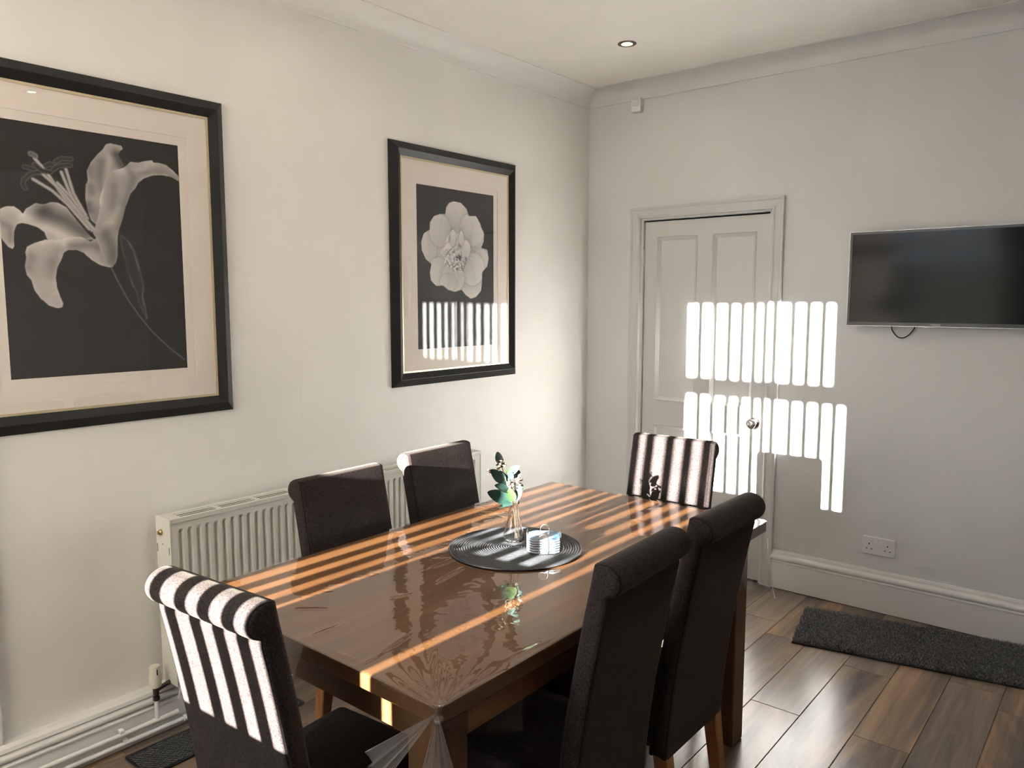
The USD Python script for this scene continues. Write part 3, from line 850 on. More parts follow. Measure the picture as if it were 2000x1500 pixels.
for sp, c, r, n, m in [(sp1, S3(-0.037, 0.242, 0.008), 0.014, 22, "petal_cream"), (sp1, S3(-0.040, 0.224, 0.01), 0.010, 12, "petal_cream"), (sp1, S3(-0.073, 0.212, 0.0), 0.0085, 12, "petal_pink"),
                       (sp2, S3(-0.008, 0.178, 0.014), 0.012, 18, "petal_cream"), (sp2, S3(0.017, 0.186, 0.012), 0.013, 18, "petal_cream"), (sp2, S3(-0.012, 0.168, 0.016), 0.007, 8, "petal_pink")]:
    obj("blossom", blossom(c, r, n), m, sp, smooth=True)

# coasters in a wire holder
KX, KY, KR = -1.327, 1.757, 0.0
CS = 0.047
holder = thing("coaster_holder", "wire holder with looped uprights around the coasters", "coaster holder", (KX, KY, ZP), 35)
wires = []
for a in range(4):
    ca, sa = math.cos(a * math.pi / 2), math.sin(a * math.pi / 2)
    off = CS + 0.0028
    loop = [(-0.013, 0.0012), (-0.0135, 0.03)] + [(-0.013 * math.cos(t), 0.045 + 0.014 * math.sin(t)) for t in np.linspace(0, math.pi, 10)] + [(0.0135, 0.03), (0.013, 0.0012)]
    wires.append(tube([(ca * off - sa * b, sa * off + ca * b, z) for b, z in loop], 0.0011, 6))
ring = [(math.cos(t) * (CS + 0.0028), math.sin(t) * (CS + 0.0028), 0.0012) for t in np.linspace(0, 2 * math.pi, 33)[:-1]]
wires.append(tube(ring, 0.0011, 6, closed=True))
for a in (0, math.pi / 2):
    wires.append(tube([(-math.cos(a) * CS, -math.sin(a) * CS, 0.0012), (math.cos(a) * CS, math.sin(a) * CS, 0.0012)], 0.0011, 6))
obj("wire_frame", cat(*wires), "wire_dark", holder, smooth=True)
NAMES = ["topmost coaster in the wire holder, pale blue printed face up", "second coaster from the top in the wire holder", "third coaster from the top in the wire holder", "fourth coaster from the top in the wire holder", "second coaster from the bottom in the wire holder", "bottom coaster in the wire holder"]
for i in range(6):
    z = 0.0026 + (5 - i) * 0.0070
    oct_ = sbox(-CS, -CS, CS, CS).intersection(Polygon([(CS * 1.16 * math.sqrt(2) * math.cos(t), CS * 1.16 * math.sqrt(2) * math.sin(t)) for t in np.arange(4) * math.pi / 2])).buffer(-0.003).buffer(0.003, 4)
    co = thing("coaster", NAMES[i], "coaster", (KX, KY, ZP + z), 35 + (i * 3 % 5 - 2) * 0.6, "coasters in the wire holder")
    obj("board", extr(oct_, 0.0042), "coaster_side", co, smooth=False)
    obj("printed_face", extr(oct_.buffer(-0.0006), 0.0004).apply_translation([0, 0, 0.0042]), "coaster_print", co, smooth=False)

# ------------------------------------------------------------------ television
TVX0, TVX1, TVZ0, TVZ1, TVY = -1.112, -0.384, 1.383, 1.813, 3.842
tv = thing("television", "black flat-screen television hung on the back wall", "television", ((TVX0 + TVX1) / 2, TVY, TVZ0))
hw, hh = (TVX1 - TVX0) / 2, TVZ1 - TVZ0
obj("casing", cbox(-hw, hw, 0.003, 0.034, 0.0, hh, 0.003), "tv_body", tv)
bz = sbox(-hw, 0, hw, hh).difference(sbox(-hw + 0.011, 0.016, hw - 0.011, hh - 0.011))
obj("bezel", upright(extr(bz, 0.006), "y", 0.003), "tv_body", tv)
ed = sbox(-hw - 0.0018, -0.0018, hw + 0.0018, hh + 0.0012).difference(sbox(-hw, 0, hw, hh))
obj("edge_trim", upright(extr(ed, 0.014), "y", 0.012), "tv_edge", tv)
obj("screen", bx(-hw + 0.010, hw - 0.010, -0.001, 0.003, 0.015, hh - 0.010), "tv_screen", tv)
lg = meshkit.text_mesh("SAMSUNG", 0.0058, 0.0006)
lg.apply_translation([-lg.bounds.mean(0)[0] + 0.012, 0.0045, 0])
obj("brand_lettering", upright(lg, "y", -0.003), "logo_silver", tv, smooth=False)
obj("wall_bracket", bx(-0.12, 0.12, 0.034, YB - TVY - 0.001, 0.10, 0.30), "tv_body", tv)
cb = [(-0.93 + 0.104 * a, YB - 0.022, 1.385 - 0.058 * math.sin(math.pi * min(1, a ** 0.9)) ** 0.7 if 0 < a < 1 else 1.40) for a in np.linspace(0, 1, 24)]
cbl = obj("tv_cable", tube(cb, 0.0028, 8), "cable_black", smooth=True)
tag(cbl, "black cable looping below the television", "cable")

# ------------------------------------------------------------------ socket, sensor
sock = thing("wall_socket", "double switched wall socket above the skirting board", "socket", (-0.937, YB, 0.279))
obj("plate", rbox(-0.073, 0.073, -0.0095, 0.006, 0.0, 0.086, 0.003, 12), "socket_plastic", sock)
for s in (-1, 1):
    obj("switch", cbox(s * 0.012 - 0.0065, s * 0.012 + 0.0065, -0.0125, -0.009, 0.052, 0.070, 0.001), "white_plastic", sock, label="small white rocker switch")
    cx = s * 0.041
    holes = cat(bx(cx - 0.0022, cx + 0.0022, -0.0098, -0.009, 0.048, 0.056), bx(cx - 0.0142, cx - 0.0080, -0.0098, -0.009, 0.026, 0.030), bx(cx + 0.0080, cx + 0.0142, -0.0098, -0.009, 0.026, 0.030))
    obj("pin_holes", holes, "black_gap", sock)
sen = thing("motion_sensor", "small white box sensor high on the back wall under the coving", "alarm sensor", (-2.30, YB, 2.545))
obj("housing", rbox(-0.030, 0.030, -0.038, 0.002, 0.0, 0.072, 0.006, 16), "white_plastic", sen)
obj("lens", rbox(-0.020, 0.020, -0.043, -0.034, 0.030, 0.066, 0.004, 12), "socket_plastic", sen)

# ------------------------------------------------------------------ radiator and pipes
RX0, RX1, RY0, RY1, RZ0, RZ1 = -2.598, -2.500, 1.221, 2.79, 0.155, 0.765
rad = thing("radiator", "long white ribbed panel radiator on the left wall", "radiator", (0, 0, 0))
pitch = 0.0322
nfl = int((RY1 - RY0 - 0.05) / pitch)
ys = [RY0]
prof2 = []
y = RY0 + 0.034
prof2.append((RY0 + 0.004, 0.0)); prof2.append((y - 0.004, 0.0))
for i in range(nfl):
    prof2 += [(y, -0.009), (y + 0.010, -0.009), (y + 0.014, 0.0), (y + pitch - 0.004, 0.0)]
    y += pitch
prof2.append((RY1 - 0.004, 0.0))
prof2 = np.array(prof2)
zz = [(RZ0 + 0.002, 0.0), (RZ0 + 0.030, 0.0), (RZ0 + 0.044, 1.0), (RZ1 - 0.052, 1.0), (RZ1 - 0.038, 0.0), (RZ1 - 0.010, 0.0)]
P = np.array([[(RX1 + o * k, yy, z) for z, k in zz] for yy, o in prof2])
obj("front_panel", grid(P), "radiator_white", rad, smooth=25)
obj("rear_panel", bx(RX0 + 0.006, RX0 + 0.012, RY0 + 0.004, RY1 - 0.004, RZ0, RZ1 - 0.012), "radiator_white", rad)
for ya, yb in ((RY0, RY0 + 0.004), (RY1 - 0.004, RY1)):
    obj("side_panel", cbox(RX0, RX1 + 0.002, ya, yb, RZ0 + 0.02, RZ1, 0.001), "radiator_white", rad)
slots = sbox(RX0, RY0 + 0.004, RX1 + 0.002, RY1 - 0.004)
y = RY0 + 0.05
cuts = []
while y < RY1 - 0.2:
    for q in range(3):
        cuts.append(sbox(RX0 + 0.026 + q * 0.019, y, RX0 + 0.036 + q * 0.019, y + 0.135))
    y += 0.155
from shapely import union_all
slots = slots.difference(union_all(cuts))
obj("top_grille", extr(slots, 0.0012).apply_translation([0, 0, RZ1 - 0.004]), "radiator_white", rad)
obj("top_lip", cbox(RX1 - 0.004, RX1 + 0.003, RY0, RY1, RZ1 - 0.016, RZ1, 0.001), "radiator_white", rad)
obj("bleed_plug", lathe([(0, 0), (0.010, 0), (0.010, 0.006), (0.007, 0.009), (0.006, 0.014), (0.0, 0.014)], 16, axis="y").apply_transform(np.diag([1, -1, 1, 1.0])).apply_translation([RX0 + 0.040, RY0, RZ1 - 0.052]), "brass", rad, smooth=30, label="brass bleed plug")
obj("convector_core", bx(RX0 + 0.02, RX1 - 0.02, RY0 + 0.02, RY1 - 0.02, RZ0 + 0.03, RZ1 - 0.010), "black_gap", rad)
for x_ in (RX0 + 0.007, RX1 - 0.010):
    obj("side_slot", bx(x_, x_ + 0.003, RY0 - 0.0004, RY0 + 0.001, 0.640, 0.668), "black_gap", rad)
obj("side_screw", lathe([(0, 0), (0.0025, 0), (0.0025, 0.001), (0, 0.001)], 10, axis="y").apply_translation([RX0 + 0.046, RY0 - 0.0006, 0.672]), "dark_metal", rad)

PX, PZ1, PZ2 = -2.552, 0.060, 0.026
valve = thing("radiator_valve", "cream thermostatic valve at the radiator's near lower corner", "radiator valve", (PX, 1.172, 0))
obj("valve_head", lathe([(0.0, 0.178), (0.014, 0.178), (0.019, 0.183), (0.021, 0.205), (0.0205, 0.222), (0.0185, 0.226), (0.0185, 0.250), (0.016, 0.256), (0.0, 0.257)], 20), "trv_plastic", valve, smooth=30)
obj("indicator_slot", bx(-0.0195 + 0.036, 0.0195, -0.003, 0.0, 0.228, 0.248), "black_gap", valve)
obj("valve_body", cat(lathe([(0, 0.148), (0.008, 0.148), (0.010, 0.154), (0.010, 0.178), (0, 0.178)], 12), tube([(0, 0.0, 0.168), (0, 0.055, 0.180)], 0.008, 10), lathe([(0, 0.132), (0.011, 0.132), (0.011, 0.146), (0, 0.146)], 6)), "dark_metal", valve, smooth=30)
obj("riser_pipe", tube([(0, 0, 0.135), (0, 0, PZ1)], 0.0078, 12), "gloss_white", valve, smooth=True)
p1 = thing("heating_pipe", "upper white heating pipe along the skirting, feeding the valve", "pipe", (PX, 0, PZ1))
obj("pipe_run", tube([(0, YF + 0.01, 0), (0, 1.24, 0)], 0.0078, 12), "gloss_white", p1, smooth=True)
obj("pipe_joint", tube([(0, 1.155, 0), (0, 1.245, 0)], 0.0098, 12), "gloss_white", p1, smooth=40)
obj("pipe_clip", cbox(-0.016, 0.006, 1.045, 1.060, 0.004, 0.016, 0.001), "gloss_white", p1)
p2 = thing("heating_pipe", "lower white heating pipe just above the floor by the skirting", "pipe", (PX, 0, PZ2))
obj("pipe_run", tube([(0, YF + 0.01, 0), (0, 2.9, 0)], 0.0078, 12), "gloss_white", p2, smooth=True)
obj("pipe_joint", tube([(0, 1.262, 0), (0, 1.275, 0)], 0.0115, 12), "gloss_white", p2, smooth=40)
obj("pipe_clip", cbox(-0.016, 0.006, 1.055, 1.070, 0.004, 0.014, 0.001), "gloss_white", p2)

# black open mesh on the floor by the skirting
mx0, mx1, my0, my1 = -2.50, -2.345, 1.04, 1.62
bars = []
clip = sbox(mx0, my0, mx1, my1)
from shapely.geometry import LineString
for s in (-1, 1):
    for c in np.arange(-0.7, 0.9, 0.0150):
        l = LineString([(mx0, my0 + c), (mx1, my0 + c + s * (mx1 - mx0))]).intersection(clip)
        if not l.is_empty and l.length > 0.01 and l.geom_type == "LineString":
            (ax, ay), (bx_, by) = l.coords[0], l.coords[-1]
            bars.append(tube([(ax, ay, 0.007), (bx_, by, 0.007)], 0.0021, 4))
for a, b in (((mx0, my0), (mx1, my0)), ((mx1, my0), (mx1, my1)), ((mx1, my1), (mx0, my1)), ((mx0, my1), (mx0, my0))):
    bars.append(tube([(*a, 0.0055), (*b, 0.0055)], 0.005, 6))
gm = thing("mesh_tray", "black open-mesh tray on the floor beside the heating pipes", "mesh tray")
obj("wire_mesh", cat(*bars), "cable_black", gm, smooth=False, kind="stuff")
obj("tray_base", bx(mx0, mx1, my0, my1, 0.0005, 0.003), "black_gap", gm)

# ------------------------------------------------------------------ rug
RUGX, RUGY, RUGR = -1.205, 3.715, 10.8
rug = thing("rug", "dark charcoal shaggy rug on the floor by the back wall", "rug", (RUGX, RUGY, 0), RUGR)
RL, RW = 0.98, 0.425
obj("backing", cbox(0.0, RL, -RW, 0.0, 0.0005, 0.006, 0.001), "rug_back", rug)
prg = np.random.default_rng(11)
NT = 42000
bxy = prg.uniform([0.003, -RW + 0.003], [RL - 0.003, -0.003], (NT, 2))
hgt_ = prg.uniform(0.012, 0.022, NT)
lean_ = prg.normal(0, 0.007, (NT, 2))
ang = prg.uniform(0, 2 * np.pi, NT)
wv = np.stack([np.cos(ang), np.sin(ang)], 1) * 0.0013
z0 = np.full(NT, 0.005)
b0 = np.column_stack([bxy - wv, z0]); b1_ = np.column_stack([bxy + wv, z0])
m0 = np.column_stack([bxy - wv * 0.9 + lean_ * 0.4, z0 + hgt_ * 0.6]); m1_ = np.column_stack([bxy + wv * 0.9 + lean_ * 0.4, z0 + hgt_ * 0.6])
tp = np.column_stack([bxy + lean_, z0 + hgt_])
v = np.stack([b0, b1_, m0, m1_, tp], 1).reshape(-1, 3)
base_i = (np.arange(NT) * 5)[:, None]
f = np.vstack([base_i + [0, 1, 3], base_i + [0, 3, 2], base_i + [2, 3, 4]])
obj("pile", trimesh.Trimesh(v, f, process=False), "rug_pile", rug, smooth=False, kind="stuff")

# ------------------------------------------------------------------ pictures
def picture(name, label, y0, y1, z0, z1, fw, iy0, iy1, iz0, iz1, paint_fn, ny_, nz_):
    """Framed print on the left wall. Outer frame y0..y1, z0..z1; fw frame width; print iy0..iy1, iz0..iz1."""
    D = 0.030
    p = thing(name, label, "picture", (XL, (y0 + y1) / 2, z0))
    yc = (y0 + y1) / 2
    prof = [(0.0, 0.0), (0.0, 0.007), (0.002, 0.009), (fw * 0.52, D), (fw * 0.56, D), (fw, 0.013), (fw, 0.004)]
    A = np.array([(y0 - yc, 0), (y1 - yc, 0), (y1 - yc, z1 - z0), (y0 - yc, z1 - z0)])
    dirs = np.array([(1, 1), (-1, 1), (-1, -1), (1, -1)])
    for k in range(4):
        k2 = (k + 1) % 4
        P = np.array([[(h + 0.001, *(A[k] + dirs[k] * w)), (h + 0.001, *(A[k2] + dirs[k2] * w))] for w, h in prof])
        g = grid(P)
        obj("frame_side", g, "frame_black", p, smooth=15)
    def ringm(inset0, inset1, h0, h1, m, nm):
        o = sbox(y0 - yc + inset0, inset0, y1 - yc - inset0, z1 - z0 - inset0).difference(sbox(y0 - yc + inset1, inset1, y1 - yc - inset1, z1 - z0 - inset1))
        return obj(nm, upright(extr(o, h1 - h0), "x", h0), m, p, smooth=False)
    ringm(fw - 0.001, fw + 0.008, 0.004, 0.0125, "fillet_gold", "gold_fillet")
    o = sbox(y0 - yc + fw, fw, y1 - yc - fw, z1 - z0 - fw).difference(sbox(iy0 - yc - 0.030, iz0 - z0 - 0.030, iy1 - yc + 0.030, iz1 - z0 + 0.030))
    obj("mat_board", upright(extr(o, 0.0022), "x", 0.0062), "mat_board", p, smooth=False)
    o = sbox(y0 - yc + fw, fw, y1 - yc - fw, z1 - z0 - fw).difference(sbox(iy0 - yc, iz0 - z0, iy1 - yc, iz1 - z0))
    obj("inner_mat_board", upright(extr(o, 0.0018), "x", 0.0040), "mat_board", p, smooth=False)
    gy_, gz_ = np.meshgrid(np.linspace(iy0 - 0.004, iy1 + 0.004, ny_), np.linspace(iz0 - 0.004, iz1 + 0.004, nz_), indexing="ij")
    col = paint_fn(gy_, gz_)
    P = np.stack([np.full_like(gy_, 0.0036), gy_ - yc, gz_ - z0], -1)
    pr = obj("print", grid(P), "print_ink", p, smooth=False)
    UsdGeom.PrimvarsAPI(pr).CreatePrimvar("ink", Sdf.ValueTypeNames.Color3fArray, "vertex").Set(Vt.Vec3fArray.FromNumpy(col.reshape(-1, 3).astype(np.float32)))
    obj("backing", bx(0.0012, 0.0030, y0 - yc + 0.02, y1 - yc - 0.02, 0.02, z1 - z0 - 0.02), "mat_core", p)
    obj("glass", bx(0.0098, 0.0108, y0 - yc + fw - 0.002, y1 - yc - fw + 0.002, fw - 0.002, z1 - z0 - fw + 0.002), "picture_glass", p, smooth=False)
    return p


from scipy.ndimage import gaussian_filter, distance_transform_edt
import shapely
LILY = {
    "A": [(1.0722, 1.7832), (1.0666, 1.8209), (1.0706, 1.8641), (1.0773, 1.8744), (1.076, 1.9075), (1.0882, 1.9328), (1.1132, 1.9648), (1.1281, 1.9797), (1.1386, 1.9972), (1.1532, 2.0026), (1.1675, 2.0016), (1.1869, 1.9996), (1.1913, 1.9905), (1.1811, 1.9825), (1.1755, 1.9687), (1.1889, 1.9462), (1.1933, 1.937), (1.1715, 1.9244), (1.1458, 1.8969), (1.1267, 1.8382), (1.1129, 1.7884), (1.0976, 1.7387), (1.0798, 1.7534)],
    "B": [(1.1582, 1.9178), (1.1931, 1.932), (1.214, 1.9528), (1.2391, 1.9528), (1.2599, 1.9606), (1.286, 1.9675), (1.2908, 1.9597), (1.3066, 1.9618), (1.333, 1.9585), (1.3591, 1.9413), (1.3765, 1.9245), (1.3757, 1.9088), (1.3526, 1.9199), (1.3206, 1.9229), (1.2888, 1.919), (1.257, 1.9052), (1.2357, 1.8877), (1.2245, 1.8665), (1.2086, 1.8499), (1.197, 1.8189), (1.1896, 1.8034), (1.1794, 1.7662), (1.1661, 1.7321), (1.1597, 1.7053), (1.1565, 1.6439), (1.1504, 1.6221), (1.1383, 1.6085), (1.1302, 1.6082), (1.1151, 1.6258), (1.1042, 1.658), (1.0952, 1.6949), (1.0837, 1.7135), (1.102, 1.7616), (1.1102, 1.7962), (1.11, 1.8204), (1.1158, 1.8403), (1.1325, 1.8856)],
    "D": [(0.8268, 1.7662), (0.8432, 1.775), (0.8633, 1.7769), (0.8789, 1.7663), (0.8865, 1.7564), (0.8956, 1.7723), (0.9217, 1.7913), (0.947, 1.7907), (0.9646, 1.7985), (0.9863, 1.799), (1.0091, 1.7871), (1.0368, 1.7501), (1.0724, 1.7048), (1.0873, 1.6928), (1.0486, 1.6905), (1.0034, 1.6894), (0.9666, 1.6856), (0.9522, 1.6848), (0.9481, 1.6892), (0.9421, 1.7073), (0.9231, 1.7213), (0.8957, 1.7285), (0.8822, 1.7305), (0.8682, 1.7249), (0.8603, 1.7064), (0.8574, 1.6807), (0.8576, 1.6611), (0.8529, 1.6519), (0.8425, 1.6573), (0.8303, 1.6746), (0.822, 1.6889)],
    "E": [(1.1003, 1.7016), (1.0744, 1.6856), (1.049, 1.6985), (1.0187, 1.6966), (0.9841, 1.6867), (0.945, 1.6843), (0.9118, 1.6717), (0.8916, 1.6599), (0.8864, 1.6429), (0.8883, 1.6277), (0.8826, 1.6016), (0.8865, 1.5757), (0.8981, 1.5606), (0.9047, 1.5299), (0.9201, 1.5051), (0.9432, 1.4832), (0.966, 1.4751), (0.9794, 1.4782), (0.983, 1.4893), (0.9754, 1.51), (0.9681, 1.5368), (0.9656, 1.5683), (0.9718, 1.5999), (0.985, 1.6255), (0.9937, 1.6479), (1.006, 1.6564), (1.0315, 1.6577), (1.0509, 1.6506), (1.0759, 1.6275), (1.1017, 1.6122), (1.1301, 1.6065), (1.1421, 1.6185), (1.1325, 1.6511), (1.1099, 1.6746)],
    "BUD": [(1.1654, 1.7189), (1.1667, 1.6826), (1.1821, 1.5998), (1.1962, 1.5496), (1.2117, 1.5226), (1.2153, 1.4936), (1.2305, 1.4541), (1.238, 1.4332), (1.2453, 1.4383), (1.2405, 1.4815), (1.2334, 1.5108), (1.2403, 1.5451), (1.2323, 1.5911), (1.2224, 1.6299), (1.2125, 1.6683), (1.1924, 1.7007)],
    "STEM": [(1.132, 1.6116), (1.1522, 1.564), (1.182, 1.5022), (1.2212, 1.4422), (1.2621, 1.3892), (1.3133, 1.3377), (1.3666, 1.2918)],
}
LILY_STROKES = [
    ("A", -0.55, 0.02, [(1.1717, 1.9683), (1.1853, 1.9398)]),
    ("A", -0.3, 0.018, [(1.1211, 1.9403), (1.1168, 1.862)]),
    ("A", -0.3, 0.014, [(1.0846, 1.8585), (1.0865, 1.8408)]),
    ("A", -0.35, 0.012, [(1.0758, 1.804), (1.0761, 1.7832)]),
    ("A", -0.25, 0.016, [(1.0847, 1.9118), (1.0866, 1.8943)]),
    ("A", 0.3, 0.012, [(1.1485, 1.9561), (1.1334, 1.897), (1.1286, 1.8633)]),
    ("A", -0.2, 0.02, [(1.0951, 1.7879), (1.0967, 1.764)]),
    ("B", -0.38, 0.026, [(1.1233, 1.7114), (1.142, 1.6697), (1.1427, 1.6266)]),
    ("B", -0.3, 0.018, [(1.2219, 1.9014), (1.2017, 1.8437), (1.183, 1.7802), (1.1667, 1.7327)]),
    ("B", -0.22, 0.018, [(1.1587, 1.8666), (1.1533, 1.8235), (1.1492, 1.8018)]),
    ("B", 0.25, 0.012, [(1.1707, 1.9212), (1.1859, 1.9216)]),
    ("B", 0.2, 0.01, [(1.1161, 1.8499), (1.1112, 1.8134)]),
    ("B", 0.2, 0.012, [(1.1669, 1.7942), (1.15, 1.7622), (1.128, 1.7422), (1.106, 1.7194)]),
    ("B", -0.18, 0.012, [(1.2479, 1.917), (1.2871, 1.9312), (1.3265, 1.9329), (1.3627, 1.9181)]),
    ("B", 0.15, 0.01, [(1.2293, 1.924), (1.262, 1.9436), (1.2885, 1.9596)]),
    ("B", -0.2, 0.012, [(1.2023, 1.942), (1.2105, 1.9216)]),
    ("D", -0.5, 0.032, [(0.9466, 1.7662), (1.0078, 1.748), (1.0564, 1.7131)]),
    ("D", -0.3, 0.02, [(0.9282, 1.7675), (0.95, 1.7779)]),
    ("D", 0.22, 0.014, [(0.8884, 1.7499), (0.9338, 1.7279), (0.9781, 1.7079), (1.0466, 1.6916)]),
    ("D", 0.15, 0.014, [(0.8316, 1.7646), (0.8617, 1.7701), (0.881, 1.755)]),
    ("D", -0.25, 0.012, [(0.8244, 1.7282), (0.8507, 1.7135), (0.851, 1.6772)]),
    ("E", -0.32, 0.018, [(1.02, 1.6693), (1.0599, 1.6745), (1.0945, 1.6703)]),
    ("E", -0.22, 0.018, [(0.9856, 1.6499), (0.9623, 1.6226), (0.9543, 1.5785)]),
    ("E", -0.28, 0.02, [(0.899, 1.6287), (0.8895, 1.5998)]),
    ("E", 0.22, 0.014, [(0.9362, 1.6793), (1.0043, 1.6876), (1.0466, 1.6916)]),
    ("E", 0.2, 0.01, [(0.9951, 1.671), (0.982, 1.6351)]),
    ("E", -0.2, 0.02, [(1.107, 1.6831), (1.1218, 1.6288)]),
]
FILAMENTS = [[(0.9276, 1.925), (0.9533, 1.8966), (1.0048, 1.8147), (1.0641, 1.749), (1.0811, 1.7214)], [(0.9198, 1.863), (0.971, 1.8345), (1.0126, 1.7968), (1.072, 1.7256)], [(0.9421, 1.8861), (0.9973, 1.8373), (1.0388, 1.785), (1.0905, 1.722)], [(0.9876, 1.8594), (1.0314, 1.8127), (1.0646, 1.7586)], [(1.0005, 1.8934), (1.0271, 1.817), (1.0693, 1.759)], [(1.0144, 1.9044), (1.0324, 1.8316), (1.0652, 1.7682)]]
ANTHERS = [[(0.8991, 1.8964), (0.9113, 1.8949), (0.9256, 1.8908)], [(0.94, 1.8858), (0.9144, 1.8782), (0.8947, 1.8578), (0.8918, 1.844), (0.8973, 1.8334)], [(0.9581, 1.9064), (0.9715, 1.915), (0.9839, 1.9074)], [(0.9871, 1.9239), (1.0029, 1.9344), (1.0317, 1.9369)], [(0.9769, 1.8973), (0.9928, 1.9109), (1.0284, 1.9178)], [(0.9266, 1.9068), (0.9445, 1.8909), (0.97, 1.8896)]]
STIGMA = [(0.918, 1.9371), (0.9241, 1.9357), (0.9302, 1.9321)]
CAM_OUT = [(2.6892, 1.9078), (2.6966, 1.942), (2.7179, 1.9632), (2.7462, 1.9726), (2.7964, 1.9706), (2.84, 1.9452), (2.8545, 1.9118), (2.9071, 1.9161), (2.9374, 1.8833), (2.9449, 1.8636), (2.968, 1.8348), (2.9631, 1.7937), (2.9443, 1.7621), (2.9911, 1.7542), (3.0019, 1.7135), (2.9906, 1.6718), (2.9513, 1.6398), (2.9509, 1.5884), (2.9429, 1.5471), (2.9041, 1.5161), (2.866, 1.5078), (2.8286, 1.5259), (2.7993, 1.5508), (2.7483, 1.5404), (2.7056, 1.5498), (2.6708, 1.569), (2.6225, 1.5683), (2.589, 1.5917), (2.5829, 1.6297), (2.5942, 1.6682), (2.5572, 1.6905), (2.5316, 1.7316), (2.5297, 1.7689), (2.546, 1.8072), (2.5861, 1.8287), (2.5866, 1.8617), (2.6138, 1.8921), (2.6547, 1.9049)]
CAM_PETALS = [(2.7668, 1.8997, 0.0804, 0.0761, 0), (2.9108, 1.8058, 0.061, 0.0625, -10), (2.8763, 1.8438, 0.0872, 0.076, -20), (2.5781, 1.7481, 0.0533, 0.0719, 5), (2.6537, 1.8286, 0.0714, 0.0765, -8), (2.9439, 1.6989, 0.0589, 0.0592, 10), (2.8695, 1.5667, 0.0755, 0.0588, 5), (2.8823, 1.6531, 0.0878, 0.0789, 20), (2.6509, 1.6316, 0.0759, 0.0696, -25), (2.7419, 1.6094, 0.0788, 0.071, 0), (2.7061, 1.5842, 0.0566, 0.0441, 0)]


def seg_dist(y, z, line):
    d = np.full(y.shape, 9.0)
    for (a, b), (c, e) in zip(line[:-1], line[1:]):
        vx, vy = c - a, e - b
        t = np.clip(((y - a) * vx + (z - b) * vy) / (vx * vx + vy * vy + 1e-12), 0, 1)
        d = np.minimum(d, np.hypot(y - a - t * vx, z - b - t * vy))
    return d


def inside(poly, y, z):
    p = Polygon(poly).buffer(0.002).buffer(-0.002)
    return shapely.contains_xy(p, y, z).astype(float)


def lily(y, z):
    px = abs(y[1, 0] - y[0, 0])
    ink = 0.022 + 0.006 * meshkit.noise(np.stack([y * 3, z * 3, y * 0], -1), 4)
    rgb_tone = np.array([1.0, 0.93, 0.90])
    nz = meshkit.fbm(np.stack([y * 26, z * 26, y * 0], -1), 3, 8)

    def put(m, val):
        nonlocal ink
        m = gaussian_filter(m, 0.7)
        ink = ink * (1 - m) + val * m

    def bud(poly):
        m = inside(poly, y, z)
        d = distance_transform_edt(m) * px
        put(m, 0.035 + 0.16 * np.exp(-((d - 0.004) / 0.004) ** 2) * meshkit.noise(np.stack([y * 90, z * 18, y * 0], -1), 2))

    bud(LILY["BUD"])
    d = seg_dist(y, z, LILY["STEM"])
    put((d < 0.0032).astype(float), 0.17 - 0.09 * np.clip(d / 0.0032, 0, 1))

    def petal(k, base):
        m = inside(LILY[k], y, z)
        d = distance_transform_edt(m) * px
        v = base * (0.92 + 0.34 * (nz - 0.5) + 0.30 * np.exp(-d / 0.0035))
        for n, dl, w, line in LILY_STROKES:
            if n == k:
                v = v * (1 + 1.4 * dl * np.exp(-(seg_dist(y, z, line) / w) ** 2))
        put(m, v)

    petal("A", 0.47)
    petal("D", 0.60)
    for f in FILAMENTS:
        d = seg_dist(y, z, f)
        put((d < 0.0052).astype(float), 0.52 - 0.28 * np.clip(d / 0.0052, 0, 1) ** 2)
    for a in ANTHERS:
        d = seg_dist(y, z, a)
        put((d < 0.0078).astype(float), 0.045 + 0.09 * np.exp(-((d - 0.0062) / 0.002) ** 2) + 0.03 * (meshkit.noise(np.stack([y * 200, z * 200, y * 0], -1), 1) - 0.5))
    d = seg_dist(y, z, STIGMA)
    put((d < 0.0085).astype(float), 0.14 + 0.1 * np.exp(-((d - 0.006) / 0.002) ** 2))
    petal("E", 0.58)
    petal("B", 0.50)
    return np.clip(ink, 0.01, 1)[..., None] * rgb_tone


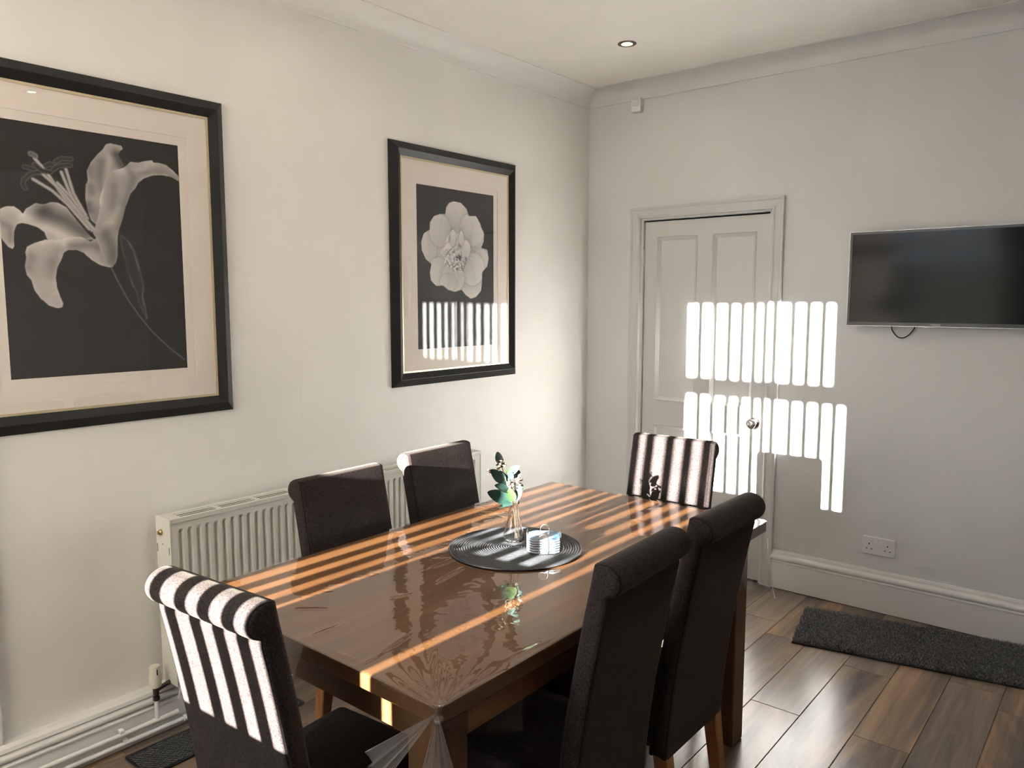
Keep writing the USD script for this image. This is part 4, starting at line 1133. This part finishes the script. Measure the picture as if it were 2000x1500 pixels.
def camellia(y, z):
    px = abs(y[1, 0] - y[0, 0])
    ink = np.full(y.shape, 0.026)
    out = inside(CAM_OUT, y, z)
    d = distance_transform_edt(out) * px
    nz = meshkit.fbm(np.stack([y * 14, z * 14, y * 0], -1), 3, 9)
    val = np.full(y.shape, 0.66)
    cy, cz = 2.768, 1.728
    for (py, pz, ry, rz, a) in CAM_PETALS:
        t = math.radians(a)
        dy, dz = y - py, z - pz
        u, w = dy * math.cos(t) + dz * math.sin(t), -dy * math.sin(t) + dz * math.cos(t)
        q = np.hypot(u / ry, w / rz)
        m = np.clip((1.0 - q) * ry / px, 0, 1)
        sh = np.exp(-np.clip(q - 1, 0, None) / 0.13) * (1 - m)
        val = val * (1 - 0.24 * sh)
        rr = np.hypot(py - cy, pz - cz) + 1e-6
        along = ((y - py) * (py - cy) + (z - pz) * (pz - cz)) / rr / max(ry, rz)
        pv = 0.74 * (0.92 + 0.12 * along + 0.16 * (nz - 0.5) - 0.05 * np.exp(-(np.abs(u) / (0.12 * ry)) ** 2) * (along < 0.5))
        val = val * (1 - m) + pv * m
    rc = np.hypot((y - cy) / 0.100, (z - cz) / 0.098)
    ruf = meshkit.fbm(np.stack([y * 60 + 8 * nz, z * 34, y * 0], -1), 3, 21)
    ruf2 = np.abs(meshkit.fbm(np.stack([y * 95, z * 80, y * 0], -1), 2, 33) - 0.5) * 2
    low = np.clip((cz + 0.03 - z) / 0.09, 0, 1)
    rv = np.clip(0.80 - 1.9 * np.clip(0.55 - ruf, 0, 1) - 0.75 * low * np.clip(0.42 - ruf2, 0, 1) * 2, 0.05, 0.80)
    mk = np.clip((1.0 + 0.35 * (ruf - 0.5) * 2 - rc) * 5, 0, 1)
    val = val * (1 - 0.18 * np.exp(-(rc / 1.3) ** 2))
    val = val * (1 - mk) + rv * mk
    # one small petal standing over the ruffles
    for (py, pz, ry, rz) in ((2.832, 1.752, 0.036, 0.044), (2.742, 1.80, 0.020, 0.042), (2.80, 1.80, 0.018, 0.040)):
        q = np.hypot((y - py) / ry, (z - pz) / rz)
        m = np.clip((1 - q) * 6, 0, 1)
        val = val * (1 - 0.35 * np.exp(-np.clip(q - 1, 0, None) / 0.25) * (1 - m))
        val = val * (1 - m) + (0.70 + 0.1 * (z - pz) / rz) * m
    o = gaussian_filter(out, 0.8)
    ink = ink * (1 - o) + val * o
    return np.clip(ink, 0.01, 1)[..., None] * np.array([1.0, 0.94, 0.91])


picture("lily_picture", "large black-framed black and white lily photograph, nearest the viewer on the left wall", 0.655, 1.546, 1.095, 2.200, 0.058, 0.8245, 1.3775, 1.262, 2.0285, lily, 400, 540)
picture("camellia_picture", "black-framed black and white photograph of a camellia, nearer the corner of the room", 2.336, 3.212, 1.105, 2.202, 0.061, 2.50, 3.038, 1.272, 2.0285, camellia, 380, 540)
